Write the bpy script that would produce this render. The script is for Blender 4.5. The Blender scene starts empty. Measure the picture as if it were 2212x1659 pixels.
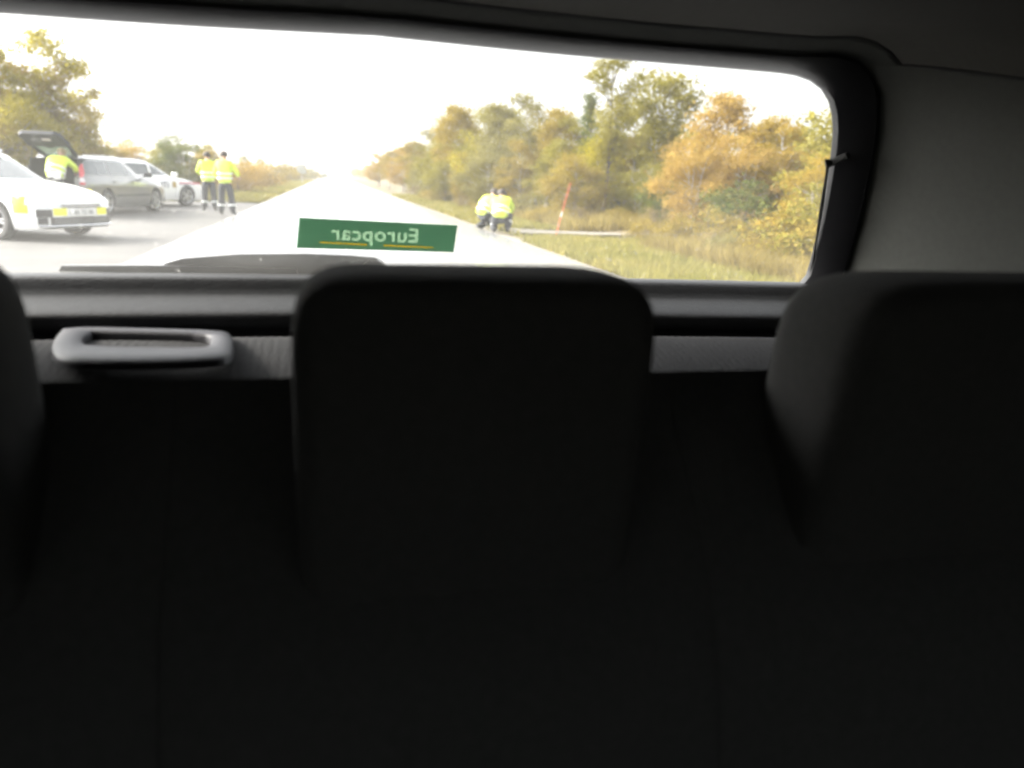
import bpy, bmesh, math, random
import numpy as np
from mathutils import Vector, Matrix

R = math.radians
scene = bpy.context.scene
COL = scene.collection

# ------------------------------------------------------------------ camera
YAW, PITCH, ROLL, EYE = R(13.1), R(14.45), R(2.2), 1.28
FPX, PW, PH = 1703.0, 2212.0, 1659.0          # focal length and frame in measuring pixels
_F = Vector((math.sin(YAW) * math.cos(PITCH), math.cos(YAW) * math.cos(PITCH), -math.sin(PITCH)))
_R0 = Vector((math.cos(YAW), -math.sin(YAW), 0.0))
_U0 = _R0.cross(_F)
_R = _R0 * math.cos(ROLL) + _U0 * math.sin(ROLL)
_U = _U0 * math.cos(ROLL) - _R0 * math.sin(ROLL)
EYEP = Vector((0, 0, EYE))
cam_data = bpy.data.cameras.new('camera')
cam = bpy.data.objects.new('camera', cam_data)
COL.objects.link(cam)
cam.matrix_world = Matrix(((_R.x, _U.x, -_F.x, 0), (_R.y, _U.y, -_F.y, 0), (_R.z, _U.z, -_F.z, EYE), (0, 0, 0, 1)))
cam_data.sensor_width = 36.0
cam_data.lens = 36.0 * FPX / PW
cam_data.clip_start = 0.02
cam_data.clip_end = 3000.0
cam_data.dof.use_dof = True
cam_data.dof.focus_distance = 1.7
cam_data.dof.aperture_fstop = 3.9
scene.camera = cam

# ------------------------------------------------------------------ sky, sun, exposure
SUN_EL, SUN_AZ = R(30), R(-72)                 # azimuth measured from +Y towards +X
world = bpy.data.worlds.new('World')
scene.world = world
world.use_nodes = True
wn = world.node_tree.nodes
wl = world.node_tree.links
wn.clear()
sky = wn.new('ShaderNodeTexSky')
sky.sky_type = 'NISHITA'
sky.sun_disc = False
sky.sun_elevation = SUN_EL
sky.sun_rotation = SUN_AZ
sky.air_density = 1.0
sky.dust_density = 6.0
hs = wn.new('ShaderNodeHueSaturation')
hs.inputs['Saturation'].default_value = 0.18
bg = wn.new('ShaderNodeBackground')
bg.inputs['Strength'].default_value = 0.15
wo = wn.new('ShaderNodeOutputWorld')
wl.new(sky.outputs[0], hs.inputs['Color'])
wl.new(hs.outputs[0], bg.inputs['Color'])
wl.new(bg.outputs[0], wo.inputs['Surface'])
sun_data = bpy.data.lights.new('sun', 'SUN')
sun_data.energy = 1.5
sun_data.angle = R(14)
sun_data.color = (1.0, 0.93, 0.82)
sun = bpy.data.objects.new('sun', sun_data)
COL.objects.link(sun)
_sd = Vector((math.sin(SUN_AZ) * math.cos(SUN_EL), math.cos(SUN_AZ) * math.cos(SUN_EL), math.sin(SUN_EL)))
sun.rotation_euler = (-_sd).to_track_quat('-Z', 'Y').to_euler()
scene.view_settings.view_transform = 'Standard'
scene.view_settings.look = 'None'
scene.view_settings.gamma = 1.0
scene.view_settings.exposure = 2.55
scene.cycles.max_bounces = 8
scene.cycles.transparent_max_bounces = 12
scene.cycles.use_denoising = True
scene.cycles.filter_width = 1.9

# ------------------------------------------------------------------ measuring helpers
def ray(px, py):
    return _F + _R * ((px - PW / 2) / FPX) - _U * ((py - PH / 2) / FPX)
def on_z(px, py, z=0.0):
    d = ray(px, py)
    return EYEP + d * ((z - EYE) / d.z)
def on_y(px, py, y):
    d = ray(px, py)
    return EYEP + d * (y / d.y)

# ------------------------------------------------------------------ object helpers
def tag(o, label=None, cat=None, group=None, kind=None):
    if label: o['label'] = label
    if cat: o['category'] = cat
    if group: o['group'] = group
    if kind: o['kind'] = kind
    return o
def empty(name, loc=(0, 0, 0), rz=0.0):
    o = bpy.data.objects.new(name, None)
    COL.objects.link(o)
    o.location = loc
    o.rotation_euler = (0, 0, rz)
    o.empty_display_size = 0.2
    return o
def mesh_data(name, verts, faces, smooth=True, sharp=None):
    me = bpy.data.meshes.new(name)
    me.from_pydata([tuple(v) for v in verts], [], faces)
    me.update()
    if smooth:
        me.polygons.foreach_set('use_smooth', [True] * len(me.polygons))
        if sharp:
            me.set_sharp_from_angle(angle=R(sharp))
    return me
def link(name, me, mat=None, parent=None):
    o = bpy.data.objects.new(name, me)
    COL.objects.link(o)
    if mat is not None:
        if len(me.materials) == 0:
            me.materials.append(mat)
    if parent is not None:
        o.parent = parent
    return o
def obj(name, verts, faces, mat, parent=None, smooth=True, sharp=35):
    return link(name, mesh_data(name, verts, faces, smooth, sharp), mat, parent)

class MB:
    """collects shapes of ONE object"""
    def __init__(s):
        s.v, s.f = [], []
    def add(s, verts, faces):
        b = len(s.v)
        s.v += [Vector(v) for v in verts]
        s.f += [tuple(i + b for i in f) for f in faces]
    def box(s, c, d, rot=None, bev=0.0):
        x, y, z = d[0] / 2, d[1] / 2, d[2] / 2
        if bev <= 0:
            vs = [Vector((i * x, j * y, k * z)) for i in (-1, 1) for j in (-1, 1) for k in (-1, 1)]
            fs = [(0, 1, 3, 2), (4, 6, 7, 5), (0, 4, 5, 1), (2, 3, 7, 6), (0, 2, 6, 4), (1, 5, 7, 3)]
        else:
            bm = bmesh.new()
            bmesh.ops.create_cube(bm, size=1.0)
            for v in bm.verts:
                v.co = Vector((v.co.x * d[0], v.co.y * d[1], v.co.z * d[2]))
            bmesh.ops.bevel(bm, geom=list(bm.edges), offset=bev, segments=2, affect='EDGES', profile=0.6)
            bm.verts.index_update()
            vs = [v.co.copy() for v in bm.verts]
            fs = [tuple(v.index for v in f.verts) for f in bm.faces]
            bm.free()
        m = rot.to_matrix() if hasattr(rot, 'to_matrix') else rot
        if m is not None:
            vs = [m @ v for v in vs]
        s.add([v + Vector(c) for v in vs], fs)
        return s
    def tube(s, pts, radii, n=8, cap=True):
        pts = [Vector(p) for p in pts]
        if not hasattr(radii, '__len__'):
            radii = [radii] * len(pts)
        vs, fs = [], []
        up = Vector((0.03, 0.05, 1)).normalized()
        prev = None
        for i, p in enumerate(pts):
            t = (pts[min(i + 1, len(pts) - 1)] - pts[max(i - 1, 0)]).normalized()
            a = prev if prev is not None else (up if abs(t.dot(up)) < 0.9 else Vector((1, 0, 0)))
            a = (a - t * a.dot(t)).normalized()
            b = t.cross(a)
            prev = a
            for k in range(n):
                th = 2 * math.pi * k / n
                vs.append(p + (a * math.cos(th) + b * math.sin(th)) * radii[i])
        for i in range(len(pts) - 1):
            for k in range(n):
                fs.append((i * n + k, i * n + (k + 1) % n, (i + 1) * n + (k + 1) % n, (i + 1) * n + k))
        if cap:
            fs.append(tuple(range(n - 1, -1, -1)))
            fs.append(tuple((len(pts) - 1) * n + k for k in range(n)))
        s.add(vs, fs)
        return s
    def lathe(s, prof, n=24, axis='y', c=(0, 0, 0)):
        """prof: (radius, along)"""
        vs, fs = [], []
        for r, a in prof:
            for k in range(n):
                th = 2 * math.pi * k / n
                if axis == 'y': vs.append((r * math.cos(th), a, r * math.sin(th)))
                elif axis == 'z': vs.append((r * math.cos(th), r * math.sin(th), a))
                else: vs.append((a, r * math.cos(th), r * math.sin(th)))
        for i in range(len(prof) - 1):
            for k in range(n):
                fs.append((i * n + k, i * n + (k + 1) % n, (i + 1) * n + (k + 1) % n, (i + 1) * n + k))
        s.add([Vector(v) + Vector(c) for v in vs], fs)
        return s
    def build(s, name, mat, parent=None, smooth=True, sharp=35):
        return obj(name, s.v, s.f, mat, parent, smooth, sharp)

def grid_faces(nu, nv, closed_u=False):
    fs = []
    for j in range(nv - 1):
        for i in range(nu if closed_u else nu - 1):
            a = j * nu + i
            b = j * nu + (i + 1) % nu
            fs.append((a, b, b + nu, a + nu))
    return fs
def fix_normals(o):
    bm = bmesh.new()
    bm.from_mesh(o.data)
    bmesh.ops.recalc_face_normals(bm, faces=list(bm.faces))
    bm.to_mesh(o.data)
    bm.free()
    return o
def slab(poly_front, off):
    """closed prism from a polygon and an offset vector"""
    n = len(poly_front)
    vs = [Vector(p) for p in poly_front] + [Vector(p) + Vector(off) for p in poly_front]
    fs = [tuple(range(n)), tuple(range(2 * n - 1, n - 1, -1))]
    for i in range(n):
        fs.append((i, i + n, (i + 1) % n + n, (i + 1) % n))
    return vs, fs
def resample(pts, n):
    pts = [Vector(p) for p in pts]
    d = [0.0]
    for a, b in zip(pts, pts[1:]):
        d.append(d[-1] + (b - a).length)
    out = []
    for i in range(n):
        t = d[-1] * i / (n - 1)
        k = 0
        while k < len(d) - 2 and d[k + 1] < t: k += 1
        u = (t - d[k]) / max(d[k + 1] - d[k], 1e-9)
        out.append(pts[k].lerp(pts[k + 1], min(max(u, 0), 1)))
    return out
def smooth_line(pts, n, it=2):
    p = [Vector(q) for q in pts]
    for _ in range(it):
        q = [p[0]]
        for a, b in zip(p, p[1:]):
            q += [a.lerp(b, 0.25), a.lerp(b, 0.75)]
        q.append(p[-1])
        p = q
    return resample(p, n)

# ------------------------------------------------------------------ materials
def material(name, color, rough=0.6, metal=0.0, noise=None, bump=0.0, bscale=60.0, spec=0.5, coat=0.0, trans=0.0, sheen=0.0):
    """noise: (scale, second colour, contrast) in object space"""
    m = bpy.data.materials.new(name)
    m.use_nodes = True
    nt = m.node_tree
    p = nt.nodes['Principled BSDF']
    p.inputs['Base Color'].default_value = (*color, 1)
    p.inputs['Roughness'].default_value = rough
    p.inputs['Metallic'].default_value = metal
    p.inputs['Specular IOR Level'].default_value = spec
    p.inputs['Coat Weight'].default_value = coat
    p.inputs['Coat Roughness'].default_value = 0.05
    p.inputs['Transmission Weight'].default_value = trans
    if sheen: p.inputs['Sheen Weight'].default_value = sheen
    tc = nt.nodes.new('ShaderNodeTexCoord')
    if noise:
        nz = nt.nodes.new('ShaderNodeTexNoise')
        nz.inputs['Scale'].default_value = noise[0]
        nz.inputs['Detail'].default_value = 6.0
        nz.inputs['Roughness'].default_value = 0.65
        nt.links.new(tc.outputs['Object'], nz.inputs['Vector'])
        rp = nt.nodes.new('ShaderNodeValToRGB')
        w = noise[2] if len(noise) > 2 else 0.2
        rp.color_ramp.elements[0].position = 0.5 - w
        rp.color_ramp.elements[1].position = 0.5 + w
        rp.color_ramp.elements[0].color = (*color, 1)
        rp.color_ramp.elements[1].color = (*noise[1], 1)
        nt.links.new(nz.outputs['Fac'], rp.inputs['Fac'])
        nt.links.new(rp.outputs['Color'], p.inputs['Base Color'])
    if bump:
        n2 = nt.nodes.new('ShaderNodeTexNoise')
        n2.inputs['Scale'].default_value = bscale
        n2.inputs['Detail'].default_value = 4.0
        nt.links.new(tc.outputs['Object'], n2.inputs['Vector'])
        b = nt.nodes.new('ShaderNodeBump')
        b.inputs['Strength'].default_value = bump
        b.inputs['Distance'].default_value = 0.01
        nt.links.new(n2.outputs['Fac'], b.inputs['Height'])
        nt.links.new(b.outputs['Normal'], p.inputs['Normal'])
    return m
def leaf_material(name, c1, c2, scale=1.1, trans=0.45):
    m = bpy.data.materials.new(name)
    m.use_nodes = True
    nt = m.node_tree
    nt.nodes.clear()
    tc = nt.nodes.new('ShaderNodeTexCoord')
    nz = nt.nodes.new('ShaderNodeTexNoise')
    nz.inputs['Scale'].default_value = scale
    nz.inputs['Detail'].default_value = 7.0
    nz.inputs['Roughness'].default_value = 0.75
    oi = nt.nodes.new('ShaderNodeObjectInfo')
    mp = nt.nodes.new('ShaderNodeVectorMath')
    mp.operation = 'ADD'
    nt.links.new(tc.outputs['Object'], mp.inputs[0])
    nt.links.new(oi.outputs['Location'], mp.inputs[1])
    nt.links.new(mp.outputs[0], nz.inputs['Vector'])
    rp = nt.nodes.new('ShaderNodeValToRGB')
    rp.color_ramp.elements[0].position = 0.36
    rp.color_ramp.elements[1].position = 0.64
    rp.color_ramp.elements[0].color = (*c1, 1)
    rp.color_ramp.elements[1].color = (*c2, 1)
    nt.links.new(nz.outputs['Fac'], rp.inputs['Fac'])
    d = nt.nodes.new('ShaderNodeBsdfDiffuse')
    t = nt.nodes.new('ShaderNodeBsdfTranslucent')
    mx = nt.nodes.new('ShaderNodeMixShader')
    mx.inputs[0].default_value = trans
    nt.links.new(rp.outputs['Color'], d.inputs['Color'])
    nt.links.new(rp.outputs['Color'], t.inputs['Color'])
    nt.links.new(d.outputs[0], mx.inputs[1])
    nt.links.new(t.outputs[0], mx.inputs[2])
    out = nt.nodes.new('ShaderNodeOutputMaterial')
    nt.links.new(mx.outputs[0], out.inputs['Surface'])
    return m
def glass_material(name, tint, glare_dust, glare_dust_color=(0.8, 0.8, 0.76), gloss=0.05):
    """thin pane: clear, with dust specks and smears plus a scattering veil that imitates glare"""
    m = bpy.data.materials.new(name)
    m.use_nodes = True
    nt = m.node_tree
    nt.nodes.clear()
    tr = nt.nodes.new('ShaderNodeBsdfTransparent')
    tr.inputs['Color'].default_value = (*tint, 1)
    tl = nt.nodes.new('ShaderNodeBsdfTranslucent')
    tl.inputs['Color'].default_value = (*glare_dust_color, 1)
    gl = nt.nodes.new('ShaderNodeBsdfGlossy')
    gl.inputs['Roughness'].default_value = 0.03
    m1 = nt.nodes.new('ShaderNodeMixShader')
    m2 = nt.nodes.new('ShaderNodeMixShader')
    tc = nt.nodes.new('ShaderNodeTexCoord')
    nz = nt.nodes.new('ShaderNodeTexNoise')
    nz.inputs['Scale'].default_value = 9.0
    nz.inputs['Detail'].default_value = 8.0
    mr = nt.nodes.new('ShaderNodeMapRange')
    mr.inputs['From Min'].default_value = 0.3
    mr.inputs['From Max'].default_value = 0.7
    mr.inputs['To Min'].default_value = glare_dust * 0.6
    mr.inputs['To Max'].default_value = glare_dust * 1.4
    nt.links.new(tc.outputs['Object'], nz.inputs['Vector'])
    nt.links.new(nz.outputs['Fac'], mr.inputs['Value'])
    n3 = nt.nodes.new('ShaderNodeTexNoise')
    n3.inputs['Scale'].default_value = 150.0
    n3.inputs['Detail'].default_value = 2.0
    m3 = nt.nodes.new('ShaderNodeMapRange')
    m3.inputs['From Min'].default_value = 0.66
    m3.inputs['From Max'].default_value = 0.74
    m3.inputs['To Max'].default_value = glare_dust * 2.2
    ad = nt.nodes.new('ShaderNodeMath')
    nt.links.new(tc.outputs['Object'], n3.inputs['Vector'])
    nt.links.new(n3.outputs['Fac'], m3.inputs['Value'])
    nt.links.new(mr.outputs[0], ad.inputs[0])
    nt.links.new(m3.outputs[0], ad.inputs[1])
    nt.links.new(ad.outputs[0], m1.inputs[0])
    nt.links.new(tr.outputs[0], m1.inputs[1])
    nt.links.new(tl.outputs[0], m1.inputs[2])
    m2.inputs[0].default_value = gloss
    nt.links.new(m1.outputs[0], m2.inputs[1])
    nt.links.new(gl.outputs[0], m2.inputs[2])
    out = nt.nodes.new('ShaderNodeOutputMaterial')
    nt.links.new(m2.outputs[0], out.inputs['Surface'])
    return m
def film_material(name, color, trans):
    """printed vinyl film: part reflecting, part letting light through"""
    m = bpy.data.materials.new(name)
    m.use_nodes = True
    nt = m.node_tree
    nt.nodes.clear()
    d = nt.nodes.new('ShaderNodeBsdfDiffuse')
    t = nt.nodes.new('ShaderNodeBsdfTranslucent')
    d.inputs['Color'].default_value = (*color, 1)
    t.inputs['Color'].default_value = (*color, 1)
    mx = nt.nodes.new('ShaderNodeMixShader')
    mx.inputs[0].default_value = trans
    out = nt.nodes.new('ShaderNodeOutputMaterial')
    nt.links.new(d.outputs[0], mx.inputs[1])
    nt.links.new(t.outputs[0], mx.inputs[2])
    nt.links.new(mx.outputs[0], out.inputs['Surface'])
    return m

M = {}
M['asphalt'] = material('wet asphalt', (0.2, 0.2, 0.203), 0.22, noise=(0.5, (0.25, 0.248, 0.245), 0.2), bump=0.08, bscale=90, spec=0.6)
M['layby'] = material('worn lay-by asphalt', (0.055, 0.053, 0.05), 0.8, noise=(0.7, (0.085, 0.08, 0.074), 0.2), bump=0.25, bscale=45)
M['gravel'] = material('gravel', (0.12, 0.108, 0.085), 0.85, noise=(9.0, (0.22, 0.2, 0.165), 0.25), bump=0.5, bscale=40)
M['ground'] = material('heath ground', (0.075, 0.07, 0.028), 0.95, noise=(0.35, (0.13, 0.095, 0.045), 0.18), bump=0.4, bscale=20)
M['verge'] = material('verge soil', (0.07, 0.085, 0.025), 0.95, noise=(1.6, (0.13, 0.12, 0.04), 0.2), bump=0.4, bscale=30)
M['grass'] = leaf_material('grass blades', (0.17, 0.165, 0.04), (0.27, 0.23, 0.075), 0.9)
M['dry_grass'] = leaf_material('dry grass', (0.2, 0.155, 0.05), (0.3, 0.24, 0.085), 0.8)
M['olive'] = leaf_material('olive leaves', (0.165, 0.15, 0.025), (0.27, 0.235, 0.05))
M['yellow_olive'] = leaf_material('yellow olive leaves', (0.23, 0.2, 0.016), (0.37, 0.31, 0.035))
M['green'] = leaf_material('green leaves', (0.075, 0.095, 0.028), (0.15, 0.155, 0.045))
M['yellow'] = leaf_material('yellow leaves', (0.24, 0.175, 0.025), (0.36, 0.25, 0.045))
M['orange'] = leaf_material('orange leaves', (0.29, 0.195, 0.045), (0.39, 0.27, 0.08))
M['ochre'] = leaf_material('ochre leaves', (0.21, 0.16, 0.03), (0.31, 0.235, 0.055))
M['grey_olive'] = leaf_material('grey olive leaves', (0.155, 0.14, 0.045), (0.24, 0.21, 0.07))
M['brown'] = leaf_material('brown twigs', (0.165, 0.125, 0.055), (0.24, 0.185, 0.08))
M['bark'] = material('grey bark', (0.22, 0.205, 0.18), 0.9, noise=(7.0, (0.42, 0.40, 0.37), 0.18), bump=0.5, bscale=25)
M['bark_dark'] = material('dark bark', (0.07, 0.055, 0.045), 0.9, noise=(7.0, (0.14, 0.12, 0.1), 0.18), bump=0.5, bscale=25)
M['rock'] = material('boulder', (0.13, 0.13, 0.13), 0.85, noise=(3.0, (0.25, 0.25, 0.24), 0.2), bump=0.6, bscale=8)
# own car
M['seat'] = material('black seat fabric', (0.02, 0.02, 0.0195), 0.95, noise=(140, (0.028, 0.028, 0.027), 0.2), bump=0.25, bscale=700, spec=0.2)
M['liner'] = material('headliner fabric', (0.058, 0.057, 0.052), 0.95, noise=(180, (0.07, 0.069, 0.063), 0.2), bump=0.15, bscale=500, spec=0.1)
M['pillar'] = material('grey pillar trim', (0.044, 0.046, 0.042), 0.85, noise=(120, (0.053, 0.055, 0.05), 0.2), bump=0.12, bscale=600, spec=0.25)
M['seal'] = material('black window trim', (0.012, 0.012, 0.014), 0.28, noise=(80, (0.016, 0.016, 0.018), 0.2), bump=0.05, bscale=400, spec=0.5)
M['trim'] = material('grey tailgate trim', (0.032, 0.033, 0.036), 0.6, noise=(90, (0.042, 0.043, 0.046), 0.2), bump=0.15, bscale=350)
M['cover'] = material('ribbed load cover', (0.010, 0.010, 0.0115), 0.9, noise=(70, (0.014, 0.014, 0.0155), 0.2), bump=0.3, bscale=260)
M['handle'] = material('grey handle plastic', (0.055, 0.055, 0.063), 0.5, noise=(50, (0.065, 0.065, 0.073), 0.2), spec=0.3)
M['floor_carpet'] = material('dark carpet', (0.015, 0.015, 0.015), 0.95, bump=0.3, bscale=300)
M['pane'] = glass_material('glare veiled dusty rear pane', (0.97, 0.98, 0.97), 0.052)  # pale veil imitates lens glare; specks and smears are dust
M['side_pane'] = glass_material('side pane', (0.85, 0.88, 0.85), 0.01)
M['rubber'] = material('wiper rubber', (0.045, 0.041, 0.052), 0.35, noise=(40, (0.06, 0.06, 0.068), 0.2))
M['film'] = film_material('green vinyl film', (0.26, 0.42, 0.31), 0.5)
M['film_letter'] = film_material('pale vinyl lettering', (0.48, 0.60, 0.48), 0.7)
M['film_yellow'] = film_material('yellow vinyl line', (0.7, 0.58, 0.07), 0.6)
# vehicles
M['white_paint'] = material('white car paint', (0.8, 0.8, 0.8), 0.3, coat=0.6, noise=(3.0, (0.72, 0.72, 0.71), 0.3))
M['grey_paint'] = material('grey green car paint', (0.2, 0.2, 0.195), 0.28, metal=0.4, coat=0.9, noise=(3.0, (0.17, 0.17, 0.165), 0.3))
M['dark_paint'] = material('dark car paint', (0.03, 0.03, 0.035), 0.3, coat=0.6, noise=(3.0, (0.045, 0.045, 0.05), 0.3))
M['car_glass'] = material('car window glass', (0.05, 0.06, 0.062), 0.06, spec=0.8, coat=0.5, noise=(2.0, (0.07, 0.08, 0.08), 0.3))
M['black_plastic'] = material('black plastic', (0.025, 0.025, 0.027), 0.5, noise=(30, (0.04, 0.04, 0.042), 0.2))
M['liner_dark'] = material('cargo lining', (0.03, 0.032, 0.034), 0.8, noise=(30, (0.045, 0.045, 0.05), 0.2))
M['tyre'] = material('tyre rubber', (0.025, 0.025, 0.025), 0.8, noise=(20, (0.045, 0.043, 0.04), 0.2), bump=0.3, bscale=80)
M['alloy'] = material('alloy wheel', (0.55, 0.56, 0.58), 0.35, metal=0.8, noise=(15, (0.42, 0.42, 0.43), 0.3))
M['chrome'] = material('bright metal', (0.7, 0.71, 0.73), 0.18, metal=0.9, noise=(15, (0.6, 0.6, 0.62), 0.3))
M['lamp'] = material('headlamp lens', (0.6, 0.63, 0.66), 0.12, coat=1.0, noise=(12, (0.42, 0.45, 0.48), 0.2))
M['tail_red'] = material('red tail lamp', (0.42, 0.015, 0.02), 0.2, coat=0.8, noise=(25, (0.55, 0.03, 0.035), 0.2))
M['tail_clear'] = material('clear tail lamp', (0.62, 0.55, 0.56), 0.2, coat=0.8, noise=(25, (0.7, 0.64, 0.65), 0.2))
M['decal_yellow'] = material('reflective yellow decal', (0.78, 0.75, 0.02), 0.4, noise=(20, (0.82, 0.80, 0.05), 0.2))
M['decal_black'] = material('black decal', (0.02, 0.02, 0.022), 0.4, noise=(20, (0.03, 0.03, 0.03), 0.2))
M['decal_red'] = material('red decal', (0.42, 0.03, 0.06), 0.4, noise=(20, (0.46, 0.05, 0.08), 0.2))
M['decal_navy'] = material('navy decal', (0.03, 0.035, 0.09), 0.4, noise=(20, (0.04, 0.045, 0.1), 0.2))
M['decal_gold'] = material('gold crest', (0.45, 0.32, 0.10), 0.4, noise=(40, (0.25, 0.18, 0.06), 0.2))
M['plate'] = material('number plate white', (0.72, 0.72, 0.7), 0.5, noise=(30, (0.66, 0.66, 0.64), 0.2))
# people
M['hivis'] = material('yellow hi-vis fabric', (0.60, 0.78, 0.05), 0.8, noise=(5.0, (0.68, 0.84, 0.12), 0.25), bump=0.5, bscale=22)
M['reflective'] = material('grey reflective tape', (0.62, 0.64, 0.62), 0.35, noise=(30, (0.7, 0.72, 0.7), 0.2))
M['trousers'] = material('dark navy trousers', (0.022, 0.024, 0.03), 0.9, noise=(8, (0.036, 0.038, 0.045), 0.25), bump=0.5, bscale=25)
M['boots'] = material('black boots', (0.015, 0.015, 0.015), 0.5, noise=(20, (0.03, 0.03, 0.03), 0.2))
M['skin'] = material('skin', (0.48, 0.29, 0.21), 0.6, noise=(12, (0.52, 0.32, 0.24), 0.25))
M['hair_dark'] = material('dark hair', (0.025, 0.018, 0.014), 0.7, noise=(60, (0.05, 0.035, 0.025), 0.2), bump=0.5, bscale=120)
M['hair_fair'] = material('fair hair', (0.30, 0.22, 0.12), 0.7, noise=(60, (0.38, 0.28, 0.16), 0.2), bump=0.5, bscale=120)
M['eye'] = material('eye', (0.03, 0.025, 0.02), 0.2, noise=(50, (0.05, 0.04, 0.03), 0.2))
M['pole_orange'] = material('orange marker pole', (0.62, 0.09, 0.03), 0.5, noise=(10, (0.66, 0.12, 0.05), 0.2))
M['sign_face'] = material('pale sign face', (0.34, 0.345, 0.31), 0.5, noise=(4, (0.39, 0.39, 0.355), 0.2))
M['galv'] = material('galvanised steel', (0.35, 0.36, 0.36), 0.45, metal=0.6, noise=(14, (0.28, 0.29, 0.29), 0.2))

# ------------------------------------------------------------------ ground, road, lay-by
def sheet(name, pts, z, mat, nx=1):
    return obj(name, [(x, y, z) for x, y in pts], [tuple(range(len(pts)))], mat, smooth=False)
def ground_height(x, y):
    """terrain: flat by the road, shallow ditch and bank to the right, low rise to the far left"""
    h = 0.0
    if x > 5.2:
        h += -0.03 * math.exp(-((x - 6.3) / 0.7) ** 2) + 0.5 * (1 - math.exp(-max(x - 6.8, 0) / 9.0))
    if x < -13:
        h += 0.9 * (1 - math.exp(-(-13 - x) / 18.0))
    return h
xs = [-1500, -400, -120, -60, -40, -28, -20, -16, -13, -8, -2.5, 0, 4.2, 5.2, 5.6, 6.0, 6.4, 6.8, 7.2, 8, 9, 10.5, 13, 17, 24, 40, 90, 300, 1500]
ys = [-60, -20, 0, 6, 9, 12, 15, 18, 21, 25, 30, 36, 45, 60, 90, 140, 220, 400, 800, 2200]
rg = random.Random(5)
gv = [(x, y, ground_height(x, y) - 0.012 + (rg.uniform(-0.04, 0.04) if (x > 6.5 or x < -15) else 0)) for y in ys for x in xs]
tag(obj('ground', gv, grid_faces(len(xs), len(ys)), M['ground'], sharp=None), kind='structure')
def ribbon(name, left, right, z, mat, kind='structure'):
    n = len(left)
    vs = [(x, y, z) for x, y in left] + [(x, y, z) for x, y in right]
    fs = [(i, i + n, i + n + 1, i + 1) for i in range(n - 1)]
    return tag(obj(name, vs, fs, mat, smooth=False), kind=kind)
YR = [-60, 0, 8, 16, 24, 32, 45, 70, 120, 300, 900]
ribbon('road', [(-2.75, y) for y in YR], [(3.92, y) for y in YR], 0.004, M['asphalt'])
lb_y = [-20, 2, 10, 20, 28, 31, 33.5, 35.5]
lb_x = [-13.5, -13.5, -13.5, -13, -12.5, -10, -6.5, -2.76]
ribbon('layby_pavement', list(zip(lb_x, lb_y)), [(-2.752, y) for y in lb_y], 0.002, M['layby'])
rv = [-30, 6, 10, 14, 18, 20, 24, 30, 40, 60, 100, 300]
ribbon('gravel_shoulder', [(3.922, y) for y in rv], [(4.12 + 0.05 * math.sin(i * 2.1), y) for i, y in enumerate(rv)], 0.001, M['gravel'])
trk_a, trk_b = on_z(1110, 488), on_z(1390, 507)
sl_ = [(4.46, 21.4), (6.0, 20.6), (7.6, 19.6), (9.5, 19.0), (14, 18.4)]
sr_ = [(4.46, 19.4), (6.0, 19.5), (7.6, 18.8), (9.5, 18.2), (14, 17.6)]
tag(obj('side_track', [(x, y, max(ground_height(x, y), 0) + 0.03) for x, y in sl_ + sr_], [(i, i + 5, i + 6, i + 1) for i in range(4)], M['gravel'], smooth=False), kind='structure')

# ------------------------------------------------------------------ own car, seen from inside
XC = 0.05                                        # centre line of the car
def tail_y(x, z):
    return 1.05 - 0.40 * (z - 1.14) - 0.10 * (x - XC) ** 2
def on_tail(px, py, off=0.0):
    y = 1.0
    for _ in range(20):
        p = on_y(px, py, y)
        y = tail_y(p.x, p.z) + off
    return on_y(px, py, y)
car = empty('car', (XC, 0.5, 0.0))
tag(car, 'dark car interior framing the view, with rear window, headrests and load cover', 'car')
def own(name, verts, faces, mat, parent=None, **k):
    """part of the own car given in world coordinates"""
    o = obj(name, [Vector(v) - car.location for v in verts], faces, mat, parent or car, **k)
    return o
half_px = [(808, 72), (1000, 92), (1250, 117), (1500, 137), (1700, 154), (1735, 160), (1766, 172), (1789, 191), (1803, 218), (1809, 250), (1810, 285),
           (1804, 340), (1790, 430), (1775, 500), (1760, 560), (1747, 605), (1728, 622), (1690, 627), (1600, 626), (1370, 620), (1000, 606), (808, 599)]
hp = [on_tail(*p) for p in half_px]
hp[0].x = hp[-1].x = XC
NH = 70
hp = smooth_line(hp, NH, 2)
full = hp + [Vector((2 * XC - p.x, p.y, p.z)) for p in reversed(hp[1:-1])]
NO = len(full)
def out_dir(i):
    a, b = full[(i - 1) % NO], full[(i + 1) % NO]
    t = (b - a).normalized()
    n = Vector((-t.z, 0, t.x))
    c = Vector((XC, 0, 1.29))
    return n if n.dot(full[i] - c) > 0 else -n
def ring(o_side, o_top, o_bot, toward):
    r = []
    for i, p in enumerate(full):
        n = out_dir(i)
        s = o_side * abs(n.x) + (o_top if n.z > 0 else o_bot) * abs(n.z)
        q = p + n * s
        q.y = tail_y(q.x, q.z) - toward
        r.append(q)
    return r
# pane
pv, pf, NL = [], [], 12
cen = Vector((XC, 0, 1.285))
for j in range(NL + 1):
    t = j / NL
    for p in full:
        q = cen.lerp(Vector((p.x, 0, p.z)), max(t, 0.001) * 1.012)
        pv.append((q.x, tail_y(q.x, q.z), q.z))
pf = grid_faces(NO, NL + 1, True)
rear_window = own('rear_window', pv, pf, M['pane'])
rear_window['label'] = 'rear window pane with dust specks and a pale glare veil'
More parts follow.
